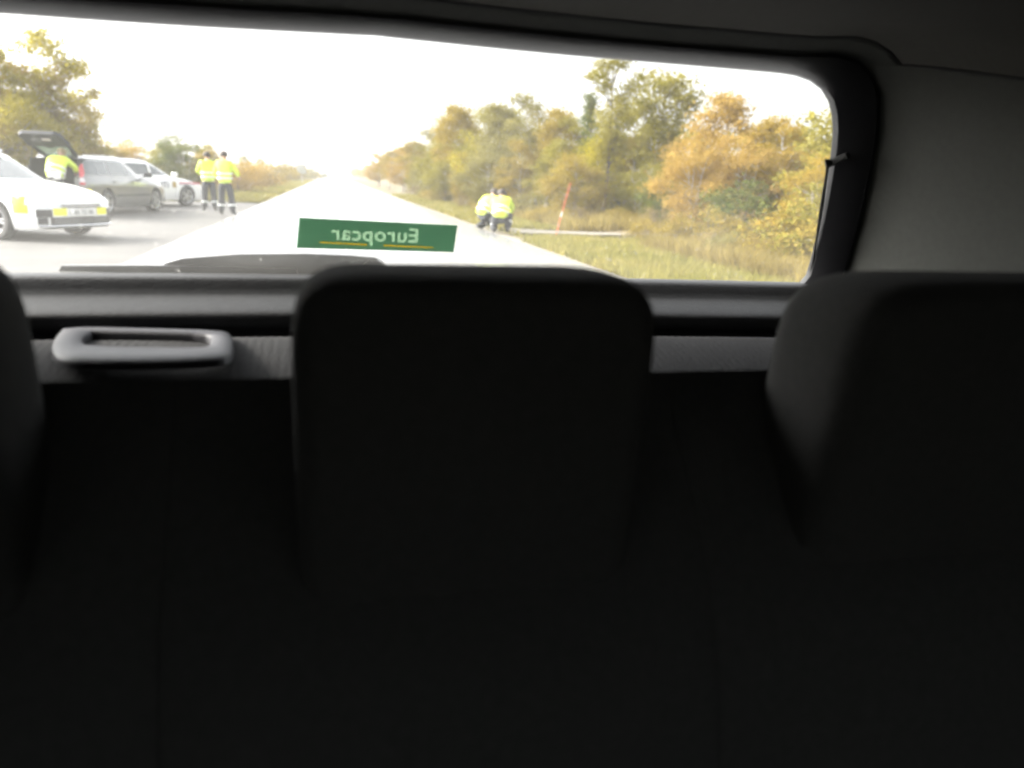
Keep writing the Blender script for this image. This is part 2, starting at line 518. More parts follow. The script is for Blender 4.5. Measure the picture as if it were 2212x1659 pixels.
# black surround
rows = [ring(-0.004, -0.002, -0.002, -0.004), ring(-0.004, -0.002, -0.002, 0.008), ring(0.004, 0.002, 0.003, 0.016), ring(0.02, 0.006, 0.006, 0.026),
        ring(0.031, 0.010, 0.008, 0.030), ring(0.039, 0.014, 0.010, 0.024), ring(0.0425, 0.016, 0.011, 0.006), ring(0.055, 0.030, 0.02, -0.012)]
own('window_surround', [p for r in rows for p in r], grid_faces(NO, len(rows), True), M['seal'])
# cabin lining: loft from the tailgate opening to the cabin section
outer = ring(0.041, 0.0155, 0.010, 0.012)
def rear_half(grow, toward, zdrop=0.0):
    r = []
    for i in range(NH):
        n = out_dir(i)
        p = full[i]
        if p.z < 1.16 and i > NH // 2: break
        s = 0.041 * abs(n.x) + 0.0155 * abs(n.z) + grow
        q = p + n * s
        q.y = tail_y(q.x, q.z) - toward
        r.append(q)
    last = r[-1]
    y0 = last.y
    r += [Vector((last.x - 0.005, y0, 1.0)), Vector((last.x - 0.01, y0, 0.7)), Vector((last.x - 0.1, y0, 0.45)), Vector((XC, y0, 0.42))]
    return r
NC = 64
def cabin_half(y, a, ztop, zbot, rc):
    r = [Vector((XC, y, ztop))]
    for k in range(13):
        t = math.pi / 2 * k / 12
        r.append(Vector((XC + a - rc + rc * math.sin(t), y, ztop - 0.02 - rc * 0.62 + rc * 0.62 * math.cos(t))))
    r += [Vector((XC + a + 0.02, y, 1.0)), Vector((XC + a, y, 0.7)), Vector((XC + a - 0.1, y, zbot + 0.02)), Vector((XC, y, zbot))]
    return r
def key(pts, zc):
    """resample so that a fixed count lies above the seam height zc"""
    k = next(i for i, p in enumerate(pts) if p.z < zc)
    t = (pts[k - 1].z - zc) / max(pts[k - 1].z - pts[k].z, 1e-6)
    s = pts[k - 1].lerp(pts[k], t)
    return resample(pts[:k] + [s], 26) + resample([s] + pts[k:], 40)[1:]
secs = [key(rear_half(g_, t_), 1.425) for g_, t_ in ((-0.004, 0.010), (-0.003, 0.027), (0.001, 0.034), (0.008, 0.044), (0.011, 0.049), (0.020, 0.051), (0.035, 0.10))]
lin = [key(rear_half(0.0115, 0.0495), 1.425), key(rear_half(0.012, 0.055), 1.425), key(rear_half(0.017, 0.085), 1.42)]
cab = [key(cabin_half(0.70, 0.690, 1.462, 0.42, 0.14), 1.394), key(cabin_half(0.50, 0.720, 1.475, 0.42, 0.13), 1.375),
       key(cabin_half(0.22, 0.745, 1.485, 0.42, 0.13), 1.37), key(cabin_half(-0.2, 0.745, 1.485, 0.42, 0.13), 1.37),
       key(cabin_half(-0.75, 0.745, 1.48, 0.42, 0.13), 1.37), key(cabin_half(-1.5, 0.745, 1.46, 0.42, 0.13), 1.37)]
NS = len(secs[0])
def mirror(r): return [Vector((2 * XC - p.x, p.y, p.z)) for p in r]
def loft(rowsr, i0, i1, side, skip=None):
    vs, fs = [], []
    n = i1 - i0 + 1
    rr = rowsr if side > 0 else [mirror(r) for r in rowsr]
    for r in rr: vs += r[i0:i1 + 1]
    for j in range(len(rr) - 1):
        for i in range(n - 1):
            if skip and skip(j, i + i0): continue
            a = j * n + i
            fs.append((a, a + 1, a + n + 1, a + n))
    return vs, fs
def both(name, rowsr, i0, i1, mat):
    m = MB()
    for s in (1, -1): m.add(*loft(rowsr, i0, i1, s))
    return own(name, m.v, m.f, mat)
K = 25
sm_ = MB()
for s_ in (1, -1):
    pr_ = lin[0] if s_ > 0 else mirror(lin[0])
    sm_.tube(pr_[0:K + 1], 0.0022, 6)
    pr_ = [r[K] for r in lin + cab] if s_ > 0 else [mirror(r)[K] for r in lin + cab]
    sm_.tube(pr_, 0.0022, 6)
own('headliner_seam', sm_.v, sm_.f, M['seal'])
both('opening_garnish', secs, 0, K, M['pillar'])
for s_ in (1, -1): own('corner_filler', *loft(secs[3:], K, K + 4, s_), M['pillar'])
headliner = both('headliner', lin + cab, 0, K, M['liner'])
zs = [p.z for p in cab[2]]
iw0 = next(i for i in range(K, NS) if zs[i] < 1.355)
iw1 = next(i for i in range(K, NS) if zs[i] < 1.03)
for s in (1, -1):
    vs, fs = loft(secs[:4] + [lin[2]] + cab, K, NS - 14, s, skip=lambda j, i: j in (8,) and iw0 <= i < iw1)
    sp = own('side_panel', vs, fs, M['pillar'])
    vs, fs = loft([cab[3], cab[4]], iw0, iw1, s)
    own('side_window', vs, fs, M['side_pane'], sp)
# floor, rear bulkhead below the window, front end of the cabin
both('cabin_floor', [lin[2]] + cab, NS - 14, NS - 1, M['floor_carpet'])
fr = cab[-1]
frl = [p for p in fr if p.z < 1.0]
frv = [fr[0].lerp(fr[0], 0)] and frl + mirror(frl)[::-1]
own('dashboard', frv, [tuple(range(len(frv)))], M['floor_carpet'], smooth=False)
fru = [p for p in fr if p.z >= 0.995]
frv = fru + mirror(fru)[::-1]
own('windscreen', frv, [tuple(range(len(frv)))], M['side_pane'], smooth=False)
# roof skin and an added spoiler, out of view, that blocks high sky light
sv = []
for y, z, t in ((0.90, 1.462, 0), (1.00, 1.468, 0), (1.14, 1.486, 0), (1.17, 1.496, 0), (1.16, 1.506, 0), (0.95, 1.515, 0), (0.5, 1.53, 0), (-0.4, 1.54, 0), (-1.4, 1.52, 0)):
    for k in range(21):
        u = -1 + 2 * k / 20
        sv.append((XC + u * (0.66 if y > 0.85 else 0.72), y - 0.05 * u * u, z - 0.012 * u * u))
own('roof_sky_blocker', sv, grid_faces(21, 9), M['dark_paint'])
# tailgate inner trim: profile (row in the photograph at column 350, depth)
def trim_sweep(name, prof, x0, x1, mat, parent=None, n=28, col=350):
    pr = []
    for row, y in prof:
        p = on_y(col, row, y)
        pr.append((p.y + 0.10 * (p.x - XC) ** 2, p.z))
    vs = []
    for y, z in pr:
        for k in range(n):
            x = x0 + (x1 - x0) * k / (n - 1)
            vs.append((x, y - 0.10 * (x - XC) ** 2, z))
    return own(name, vs, grid_faces(n, len(pr)), mat, parent, sharp=50)
tailgate = trim_sweep('tailgate_trim', [(589, 1.052), (592, 1.03), (596, 1.018), (600, 1.013), (606, 1.010), (620, 1.006), (634, 1.001), (639, 0.997), (644, 0.991), (655, 0.976), (668, 0.962), (676, 0.955), (684, 0.951),
                         (696, 0.950), (706, 0.951), (712, 0.955), (718, 0.98), (745, 0.985), (900, 0.985), (1500, 0.98)], -0.62, 0.72, M['trim'])
bk = MB().box((XC, 1.045, 0.70), (1.62, 0.03, 0.78)).box((XC, 0.75, 0.40), (1.7, 0.7, 0.03))
own('tailgate_lower', bk.v, bk.f, M['floor_carpet'], smooth=False)
# load cover, ribbed across, with its pull handle
zc = on_y(560, 727, 0.925).z
cv, nx = [], 420
for y, dz in ((0.925, -0.03), (0.927, -0.004), (0.923, 0.0), (0.90, 0.0015), (0.87, -0.002), (0.83, -0.008), (0.79, -0.017), (0.75, -0.030), (0.70, -0.052), (0.60, -0.11)):
    for k in range(nx):
        x = -0.60 + 1.28 * k / (nx - 1)
        yy = y - 0.10 * (x - XC) ** 2 * (1 if y > 0.85 else 0.4)
        cv.append((x, yy, zc + dz + (0.0006 if k % 3 == 0 else 0)))
load_cover = own('load_cover', cv, grid_faces(nx, 10), M['cover'], sharp=60)
load_cover['label'] = 'grey ribbed load cover'
def handle_ring(pts, z, n=40):
    c = [on_z(px, py, z) for px, py in pts]
    c = smooth_line(c + [c[0]], n + 1, 1)[:-1]
    return c
zo = zc + 0.004
h_out = [(132, 721), (180, 716), (300, 719), (480, 724), (503, 732), (507, 758), (500, 785), (430, 792), (360, 794), (280, 795), (200, 794), (136, 789), (113, 777), (111, 748)]
h_in = [(203, 727), (240, 728), (330, 730), (440, 733), (458, 738), (450, 760), (400, 761), (340, 760), (260, 759), (210, 757), (184, 755), (180, 740)]
def nested(a, b, t): return [p.lerp(q, t) for p, q in zip(a, b)]
NHN = 90
ho, hi_ = handle_ring(h_out, zo, NHN), handle_ring(h_in, zo, NHN)
hrows = []
for t, dz in ((0.0, -0.002), (0.02, 0.003), (0.08, 0.006), (0.5, 0.0068), (0.9, 0.006), (0.97, 0.003), (1.0, -0.005)):
    hrows.append([p + Vector((0, 0, dz)) for p in nested(ho, hi_, t)])
own('pull_handle', [p for r in hrows for p in r], grid_faces(NHN, len(hrows), True), M['handle'], load_cover, sharp=70)
hw = [p + Vector((0, 0, -0.001)) for p in handle_ring(h_in, zo - 0.006, NHN)]
own('handle_recess', hw, [tuple(range(len(hw)))], M['cover'], load_cover, smooth=False)
# small latch on the cover beside the right headrest
q = on_z(1712, 757, zc + 0.01)
lt = MB().box(q, (0.022, 0.012, 0.014), bev=0.004).tube([q + Vector((0.01, 0, 0.002)), q + Vector((0.045, -0.004, 0.012))], [0.005, 0.003], 8)
own('cover_latch', lt.v, lt.f, M['handle'], load_cover)
# seats and headrests
def itp_(x, a, b): return float(np.interp(x, a, b))
def headrest_shape(x0, x1, ztop, zbot, y0, y1, taper=0.0, n=48):
    vs, rows = [], 11
    w, h = (x1 - x0) / 2, (ztop - zbot) / 2
    cx, cz = (x0 + x1) / 2, (ztop + zbot) / 2
    for j in range(rows):
        t = -1 + 2 * j / (rows - 1)
        s = itp_(t, [-1, -0.94, -0.8, -0.6, -0.2, 0.3, 0.7, 1.0], [0.84, 0.92, 0.97, 0.99, 1.0, 0.995, 0.975, 0.90])
        for k in range(n):
            th = 2 * math.pi * k / n
            c, sn = math.cos(th), math.sin(th)
            e = 2 / 8.0
            x = math.copysign(abs(c) ** e, c) * (w - 0.1 * (1 - s))
            z = math.copysign(abs(sn) ** e, sn) * (h - 0.1 * (1 - s))
            x *= 1 - taper * z / h
            vs.append((cx + x, (y0 + y1) / 2 + t * (y1 - y0) / 2 + -0.006 * (x / w) ** 2 * (-1) - 0.02 * (z / h), cz + z))
    fs = grid_faces(n, rows, True) + [tuple(range(n - 1, -1, -1)), tuple((rows - 1) * n + k for k in range(n))]
    return vs, fs
def seat_back(x0, x1, ztop, n=40):
    vs, m = [], MB()
    prof = [(0.60, ztop - 0.30), (0.60, ztop - 0.03), (0.592, ztop - 0.006), (0.582, ztop), (0.566, ztop - 0.018), (0.542, ztop - 0.05), (0.505, ztop - 0.09), (0.468, ztop - 0.135),
            (0.440, ztop - 0.19), (0.415, ztop - 0.30), (0.385, ztop - 0.45), (0.35, ztop - 0.60)]
    for y, z in prof:
        for k in range(n):
            u = -1 + 2 * k / (n - 1)
            e = abs(u) ** 60
            vs.append(((x0 + x1) / 2 + u * (x1 - x0) / 2, y + (0.003 * e if y < 0.5 else -0.001 * e) - (0.012 * (1 - u * u) if y < 0.48 else 0), z))
    return vs, grid_faces(n, len(prof))
hr_spec = [((-0.45, -0.184), 1.233, 0.955, (-0.47, -0.1095), 'left seat backrest, cut by the picture edge'),
           ((-0.026, 0.202), 1.2265, 0.955, (-0.109, 0.262), 'centre seat backrest under the full headrest'),
           ((0.338, 0.68), 1.2265, 0.955, (0.2625, 0.70), 'right seat backrest with the lighter headrest')]
bb = MB().box((XC, 0.605, 0.80), (1.5, 0.02, 0.62))
own('seat_frame', bb.v, bb.f, M['seat'], smooth=False)
for (hx0, hx1), zt, zb, (bx0, bx1), lab in hr_spec:
    vs, fs = seat_back(bx0, bx1, 1.134)
    sb = own('seat_backrest', vs, fs, M['seat'], sharp=60)
    sb['label'] = lab
    vs, fs = headrest_shape(hx0, hx1, zt, zb, 0.455, 0.57, taper=0.0)
    own('headrest', vs, fs, M['seat'], sb, sharp=60)
    for sx in (-0.06, 0.06):
        p = MB().tube([((hx0 + hx1) / 2 + sx, 0.53, 1.0), ((hx0 + hx1) / 2 + sx, 0.53, 0.93)], 0.006, 10)
        own('headrest_post', p.v, p.f, M['seal'], sb)
# rear wiper outside the pane
wiper = MB()
def tailpt(px, py, off): return on_tail(px, py, off)
bl = [tailpt(133, 584, 0.03), tailpt(140, 572, 0.03), tailpt(300, 571, 0.03), tailpt(420, 572, 0.03), tailpt(640, 578, 0.03), tailpt(645, 592, 0.03), tailpt(400, 589, 0.03)]
wiper.add(*slab(bl, (0, -0.012, 0)))
blade = own('wiper_blade', wiper.v, wiper.f, M['rubber'], smooth=False)
arm = MB()
al = [tailpt(352, 578, 0.05), tailpt(362, 566, 0.05), tailpt(400, 555, 0.05), tailpt(520, 546, 0.05), tailpt(660, 545, 0.05), tailpt(760, 549, 0.05), tailpt(808, 553, 0.05), tailpt(828, 566, 0.05), tailpt(838, 600, 0.05), tailpt(760, 600, 0.05), tailpt(560, 592, 0.05), tailpt(420, 588, 0.05)]
arm.add(*slab(al, (0, -0.022, 0)))
arm_o = own('wiper_arm', arm.v, arm.f, M['rubber'], smooth=False)
pc = tailpt(806, 587, 0.03)
cap = MB().lathe([(0.001, -0.02), (0.010, -0.019), (0.017, -0.012), (0.019, 0.0), (0.019, 0.02)], 24, 'y', pc)
own('wiper_pivot', cap.v, cap.f, M['seal'], arm_o)
# antenna lead along the right edge of the pane
cb = MB().tube([on_tail(1789, 352, -0.004), on_tail(1784, 385, -0.004), on_tail(1776, 440, -0.004), on_tail(1763, 520, -0.004), on_tail(1746, 622, -0.004)], [0.0022, 0.0018, 0.0026, 0.0015, 0.0012], 8)
lead = own('antenna_lead', cb.v, cb.f, M['floor_carpet'])
cl = MB().tube([on_tail(1783, 354, -0.006), on_tail(1800, 350, -0.008), on_tail(1832, 335, -0.026)], [0.006, 0.0045, 0.004], 10)
own('lead_clip', cl.v, cl.f, M['floor_carpet'], lead)

# ------------------------------------------------------------------ sticker on the pane
st_c = on_tail(815, 508, -0.003)
sticker = empty('window_sticker', st_c)
tag(sticker, 'green rectangular sticker with mirrored pale lettering on the rear window', 'sticker')
c = [on_tail(px, py, -0.003) for px, py in ((646, 470), (988, 487), (980, 545), (640, 536))]
nrm = (c[1] - c[0]).cross(c[3] - c[0]).normalized()
if nrm.y > 0: nrm = -nrm
film_v, film_f = slab([p - st_c for p in c], -nrm * 0.0006)
ux = (c[1] - c[0] + c[2] - c[3]).normalized()
uz = ux.cross(-nrm).normalized()
if uz.z < 0: uz = -uz
def text_data(body, size, bold=0.0, ext=0.0004, align='CENTER', spacing=1.0):
    cu = bpy.data.curves.new('text_' + body.lower().replace(' ', '_'), 'FONT')
    cu.body = body
    cu.size = size
    cu.align_x = align
    cu.align_y = 'CENTER'
    cu.offset = bold
    cu.space_character = spacing
    cu.extrude = ext
    return cu
def place_text(name, cu, mat, parent, origin, ax, ay, az):
    t_ = bpy.data.objects.new('tmp_text', cu)
    COL.objects.link(t_)
    me = bpy.data.meshes.new_from_object(t_.evaluated_get(bpy.context.evaluated_depsgraph_get()))
    bpy.data.objects.remove(t_)
    bpy.data.curves.remove(cu)
    bm = bmesh.new()
    bm.from_mesh(me)
    bmesh.ops.remove_doubles(bm, verts=list(bm.verts), dist=1e-6)
    bmesh.ops.recalc_face_normals(bm, faces=list(bm.faces))
    bm.to_mesh(me)
    bm.free()
    me.name = name
    me.materials.clear()
    o = link(name, me, mat, parent)
    o.matrix_local = Matrix(((ax.x, ay.x, az.x, origin.x), (ax.y, ay.y, az.y, origin.y), (ax.z, ay.z, az.z, origin.z), (0, 0, 0, 1)))
    return o
fo = (c[0] + c[1] + c[2] + c[3]) / 4 - st_c
def in_film(v):
    v = Vector(v)
    return v - nrm * ((v - fo).dot(nrm) + 0.0003)
tp = in_film(on_tail(812, 507, -0.003) - st_c)
_az = (-ux).cross(uz)
FRAME = Matrix(((-ux.x, uz.x, _az.x, tp.x), (-ux.y, uz.y, _az.y, tp.y), (-ux.z, uz.z, _az.z, tp.z), (0, 0, 0, 1)))
def to_frame(p):
    d_ = p - tp
    return (d_.dot(-ux), d_.dot(uz))
place_text('lettering', text_data('Europcar', 0.0275, 0.0006, 0.0003, spacing=1.07), M['film_letter'], sticker, tp, -ux, uz, _az)
lines = []
for (xa, ya), (xb, yb), t0, t1 in (((690, 522), (793, 526.5), 0.0014, 0.002), ((828, 528), (936, 533.5), 0.002, 0.0014)):
    a, b = on_tail(xa, ya, -0.003) - st_c, on_tail(xb, yb, -0.003) - st_c
    lines.append([to_frame(p) for p in (a, b, b - uz * t1, a - uz * t0)])
def flat_curve(name, polys, ext):
    cu = bpy.data.curves.new(name, 'CURVE')
    cu.dimensions = '2D'
    cu.fill_mode = 'BOTH'
    cu.extrude = ext
    for pl_ in polys:
        sp_ = cu.splines.new('POLY')
        sp_.points.add(len(pl_) - 1)
        for q_, (x_, y_) in zip(sp_.points, pl_): q_.co = (x_, y_, 0, 1)
        sp_.use_cyclic_u = True
    return cu
def curve_mesh(name, cu, mat):
    t_ = bpy.data.objects.new('tmp_curve', cu)
    COL.objects.link(t_)
    me = bpy.data.meshes.new_from_object(t_.evaluated_get(bpy.context.evaluated_depsgraph_get()))
    bpy.data.objects.remove(t_)
    me.transform(FRAME)
    me.name = name
    me.materials.clear()
    return link(name, me, mat, sticker)
for l_ in lines: curve_mesh('underline', flat_curve('underline', [l_], 0.0003), M['film_yellow'])
# the film is left open where the lettering and the lines are printed
t_ = bpy.data.objects.new('tmp_text', text_data('Europcar', 0.0275, 0.0006, 0.0, spacing=1.07))
COL.objects.link(t_)
tm = bpy.data.meshes.new_from_object(t_.evaluated_get(bpy.context.evaluated_depsgraph_get()))
bpy.data.objects.remove(t_)
bm = bmesh.new()
bm.from_mesh(tm)
bmesh.ops.remove_doubles(bm, verts=list(bm.verts), dist=1e-6)
bm.verts.index_update()
segs = [(tuple(e.verts[0].co.xy), tuple(e.verts[1].co.xy)) for e in bm.edges if len(e.link_faces) == 1]
bm.free()
for l_ in lines: segs += [(l_[k], l_[(k + 1) % 4]) for k in range(4)]
rect = [to_frame(p - st_c) for p in c]
v2, e2 = [Vector(p) for p in rect], [(0, 1), (1, 2), (2, 3), (3, 0)]
for a, b in segs:
    e2.append((len(v2), len(v2) + 1))
    v2 += [Vector(a), Vector(b)]
from mathutils.geometry import delaunay_2d_cdt
ov, oe, of_, _a, _b, _c = delaunay_2d_cdt(v2, e2, [], 0, 1e-7)
S_ = np.array(segs)
keep = []
for f_ in of_:
    cx_, cy_ = sum((ov[k] for k in f_), Vector((0, 0))) / len(f_)
    y0_, y1_ = S_[:, 0, 1], S_[:, 1, 1]
    hit = (y0_ > cy_) != (y1_ > cy_)
    xi = S_[hit, 0, 0] + (cy_ - y0_[hit]) * (S_[hit, 1, 0] - S_[hit, 0, 0]) / (y1_[hit] - y0_[hit])
    if int((xi > cx_).sum()) % 2 == 0: keep.append(tuple(f_))
fv = [FRAME @ Vector((p.x, p.y, z_)) for z_ in (0.0003, -0.0003) for p in ov]
nfv = len(ov)
obj('film', fv, keep + [tuple(k + nfv for k in reversed(f_)) for f_ in keep], M['film'], sticker, smooth=False)

# ------------------------------------------------------------------ vehicles
def evaluated(o):
    dg = bpy.context.evaluated_depsgraph_get()
    return bpy.data.meshes.new_from_object(o.evaluated_get(dg))
def temp_obj(vs, fs):
    me = bpy.data.meshes.new('tmp')
    me.from_pydata([tuple(v) for v in vs], [], fs)
    o = bpy.data.objects.new('tmp', me)
    COL.objects.link(o)
    return o
def drop(o):
    me = o.data
    bpy.data.objects.remove(o)
    if me and me.users == 0: bpy.data.meshes.remove(me)
BX = [2.32, 2.28, 2.16, 1.90, 1.40, 0.80, -0.50, -1.34, -1.95, -2.25, -2.37, -2.40]
BW = [0.42, 0.62, 0.78, 0.87, 0.90, 0.905, 0.905, 0.90, 0.885, 0.85, 0.78, 0.66]
BB = [0.34, 0.24, 0.20, 0.19, 0.20, 0.20, 0.20, 0.21, 0.23, 0.27, 0.32, 0.40]
BT = [0.55, 0.635, 0.715, 0.80, 0.91, 0.97, 0.985, 0.995, 0.995, 0.985, 0.95, 0.88]
GZ = [0.90, 1.00, 1.20, 1.36, 1.43, 1.465, 1.478]
GF = [1.10, 0.97, 0.62, 0.33, 0.14, -0.10, -0.40]
GR = [-2.36, -2.35, -2.26, -2.15, -2.06, -1.92, -1.70]
GW = [0.845, 0.81, 0.745, 0.685, 0.64, 0.55, 0.42]
GN = 4.6
def itp(x, xs_, ys_):
    if xs_[0] > xs_[-1]: xs_, ys_ = xs_[::-1], ys_[::-1]
    return float(np.interp(x, xs_, ys_))
def g_side(x, z):
    f, r, w = itp(z, GZ, GF), itp(z, GZ, GR), itp(z, GZ, GW)
    u = min(abs((x - (f + r) / 2) / ((f - r) / 2)), 0.999)
    return w * (1 - u ** GN) ** (1 / GN)
def g_front(y, z):
    f, r, w = itp(z, GZ, GF), itp(z, GZ, GR), itp(z, GZ, GW)
    u = min(abs(y / w), 0.999)
    return (f + r) / 2 + (f - r) / 2 * (1 - u ** GN) ** (1 / GN)
def g_rear(y, z):
    f, r, w = itp(z, GZ, GF), itp(z, GZ, GR), itp(z, GZ, GW)
    u = min(abs(y / w), 0.999)
    return (f + r) / 2 - (f - r) / 2 * (1 - u ** GN) ** (1 / GN)
def b_side(x, z):
    w = itp(x, BX, BW)
    t, b = itp(x, BX, BT), itp(x, BX, BB)
    k = (z - b) / (t - b)
    return w * itp(k, [0, 0.12, 0.35, 0.65, 0.86, 0.96], [0.93, 0.975, 1.0, 1.0, 0.975, 0.93])
def b_nose(y, z):
    return itp(abs(y), [0, 0.42, 0.62, 0.78, 0.87], [2.345, 2.32, 2.28, 2.16, 1.90]) - 0.10 * max(0, z - 0.62) ** 1 - 0.05 * max(0, 0.32 - z)
def b_tail(y, z):
    return itp(abs(y), [0, 0.66, 0.78, 0.85], [-2.42, -2.40, -2.37, -2.25]) + 0.06 * max(0, z - 0.8)
def make_shells(tail_open):
    # lower body
    vs, n = [], 0
    for x, w, b, t in zip(BX, BW, BB, BT):
        ks = [(0, 0.0), (0.6, 0.0), (0.93, 0.0), (0.975, 0.12), (1.0, 0.35), (1.0, 0.65), (0.975, 0.86), (0.90, 0.97), (0.78, 1.0), (0.5, 1.03), (0, 1.04)]
        sec = [(w * a, b + (t - b) * k) for a, k in ks]
        sec = sec + [(-y, z) for y, z in reversed(sec[1:-1])]
        n = len(sec)
        vs += [(x, y, z) for y, z in sec]
    fs = [tuple(reversed(f)) for f in grid_faces(n, len(BX), True)]
    fs += [tuple(range(n)), tuple(reversed(range((len(BX) - 1) * n, len(BX) * n)))]
    lo = temp_obj(vs, fs)
    fix_normals(lo)
    cuts = []
    for x in (1.37, -1.34):
        for s in (1, -1):
            m = MB().lathe([(0.001, s * 0.60), (0.375, s * 0.60), (0.375, s * 1.1), (0.001, s * 1.1)], 36, 'y', (x, 0, 0.335))
            cuts.append(temp_obj(m.v, m.f))
    if tail_open:
        m = MB().box((-2.3, 0, 1.0), (1.8, 1.26, 0.82))
        cuts.append(temp_obj(m.v, m.f))
    for c_ in cuts:
        fix_normals(c_)
        md = lo.modifiers.new('cut', 'BOOLEAN')
        md.operation = 'DIFFERENCE'
        md.solver = 'EXACT'
        md.object = c_
    me1 = evaluated(lo)
    # greenhouse
    vs, n = [], 56
    for z, f, r, w in zip(GZ, GF, GR, GW):
        for k in range(n):
            th = 2 * math.pi * k / n
            e = 2 / GN
            vs.append(((f + r) / 2 + (f - r) / 2 * math.copysign(abs(math.cos(th)) ** e, math.cos(th)), w * math.copysign(abs(math.sin(th)) ** e, math.sin(th)), z))
    fs = grid_faces(n, len(GZ), True)
    vs.append((-1.0, 0, 1.487))
    top = (len(GZ) - 1) * n
    fs += [(top + k, top + (k + 1) % n, len(vs) - 1) for k in range(n)] + [tuple(range(n - 1, -1, -1))]
    gh = temp_obj(vs, fs)
    fix_normals(gh)
    if tail_open:
        md = gh.modifiers.new('cut', 'BOOLEAN')
        md.operation = 'DIFFERENCE'
        md.solver = 'EXACT'
        md.object = cuts[-1]
    me2 = evaluated(gh)
    for o in cuts + [lo, gh]: drop(o)
    for me in (me1, me2):
        me.polygons.foreach_set('use_smooth', [True] * len(me.polygons))
        me.set_sharp_from_angle(angle=R(32))
    return me1, me2
SHELLS = {False: make_shells(False), True: make_shells(True)}
def wheel_meshes():
    t = MB().lathe([(0.215, -0.10), (0.30, -0.108), (0.325, -0.09), (0.335, -0.05), (0.335, 0.05), (0.325, 0.09), (0.30, 0.108), (0.215, 0.10), (0.20, 0.0), (0.215, -0.10)], 40)
    tyre = mesh_data('tyre', t.v, t.f, True, 40)
    tyre.materials.append(M['tyre'])
    r = MB().lathe([(0.235, 0.06), (0.235, 0.098), (0.222, 0.104), (0.208, 0.095), (0.205, 0.04), (0.205, -0.08)], 40)
    for k in range(10):
        th = 2 * math.pi * (k // 2) / 5 + (0.17 if k % 2 else -0.17)
        c0, c1 = Vector((math.cos(th) * 0.045, 0.085, math.sin(th) * 0.045)), Vector((math.cos(th) * 0.212, 0.095, math.sin(th) * 0.212))
        t_ = Vector((-math.sin(th), 0, math.cos(th)))
        vs, fs = slab([c0 + t_ * 0.018, c1 + t_ * 0.012, c1 - t_ * 0.012, c0 - t_ * 0.018], (0, -0.022, 0))
        r.add(vs, fs)
    r.lathe([(0.001, 0.10), (0.04, 0.10), (0.055, 0.09), (0.055, 0.05)], 20)
    rim = mesh_data('rim', r.v, r.f, True, 35)
    rim.materials.append(M['alloy'])
    d = MB().lathe([(0.001, 0.03), (0.205, 0.03), (0.21, -0.06)], 30)
    disc = mesh_data('hub_disc', d.v, d.f, True, 35)
    disc.materials.append(M['black_plastic'])
    return tyre, rim, disc
TYRE, RIM, DISC = wheel_meshes()
def panel(fn, us, vs_, off=0.006):
    """grid panel over a surface function fn(u, v) -> point"""
    pts = [fn(u, v) for v in vs_ for u in us]
    return pts, grid_faces(len(us), len(vs_))
def lin_(a, b, n): return [a + (b - a) * i / (n - 1) for i in range(n)]
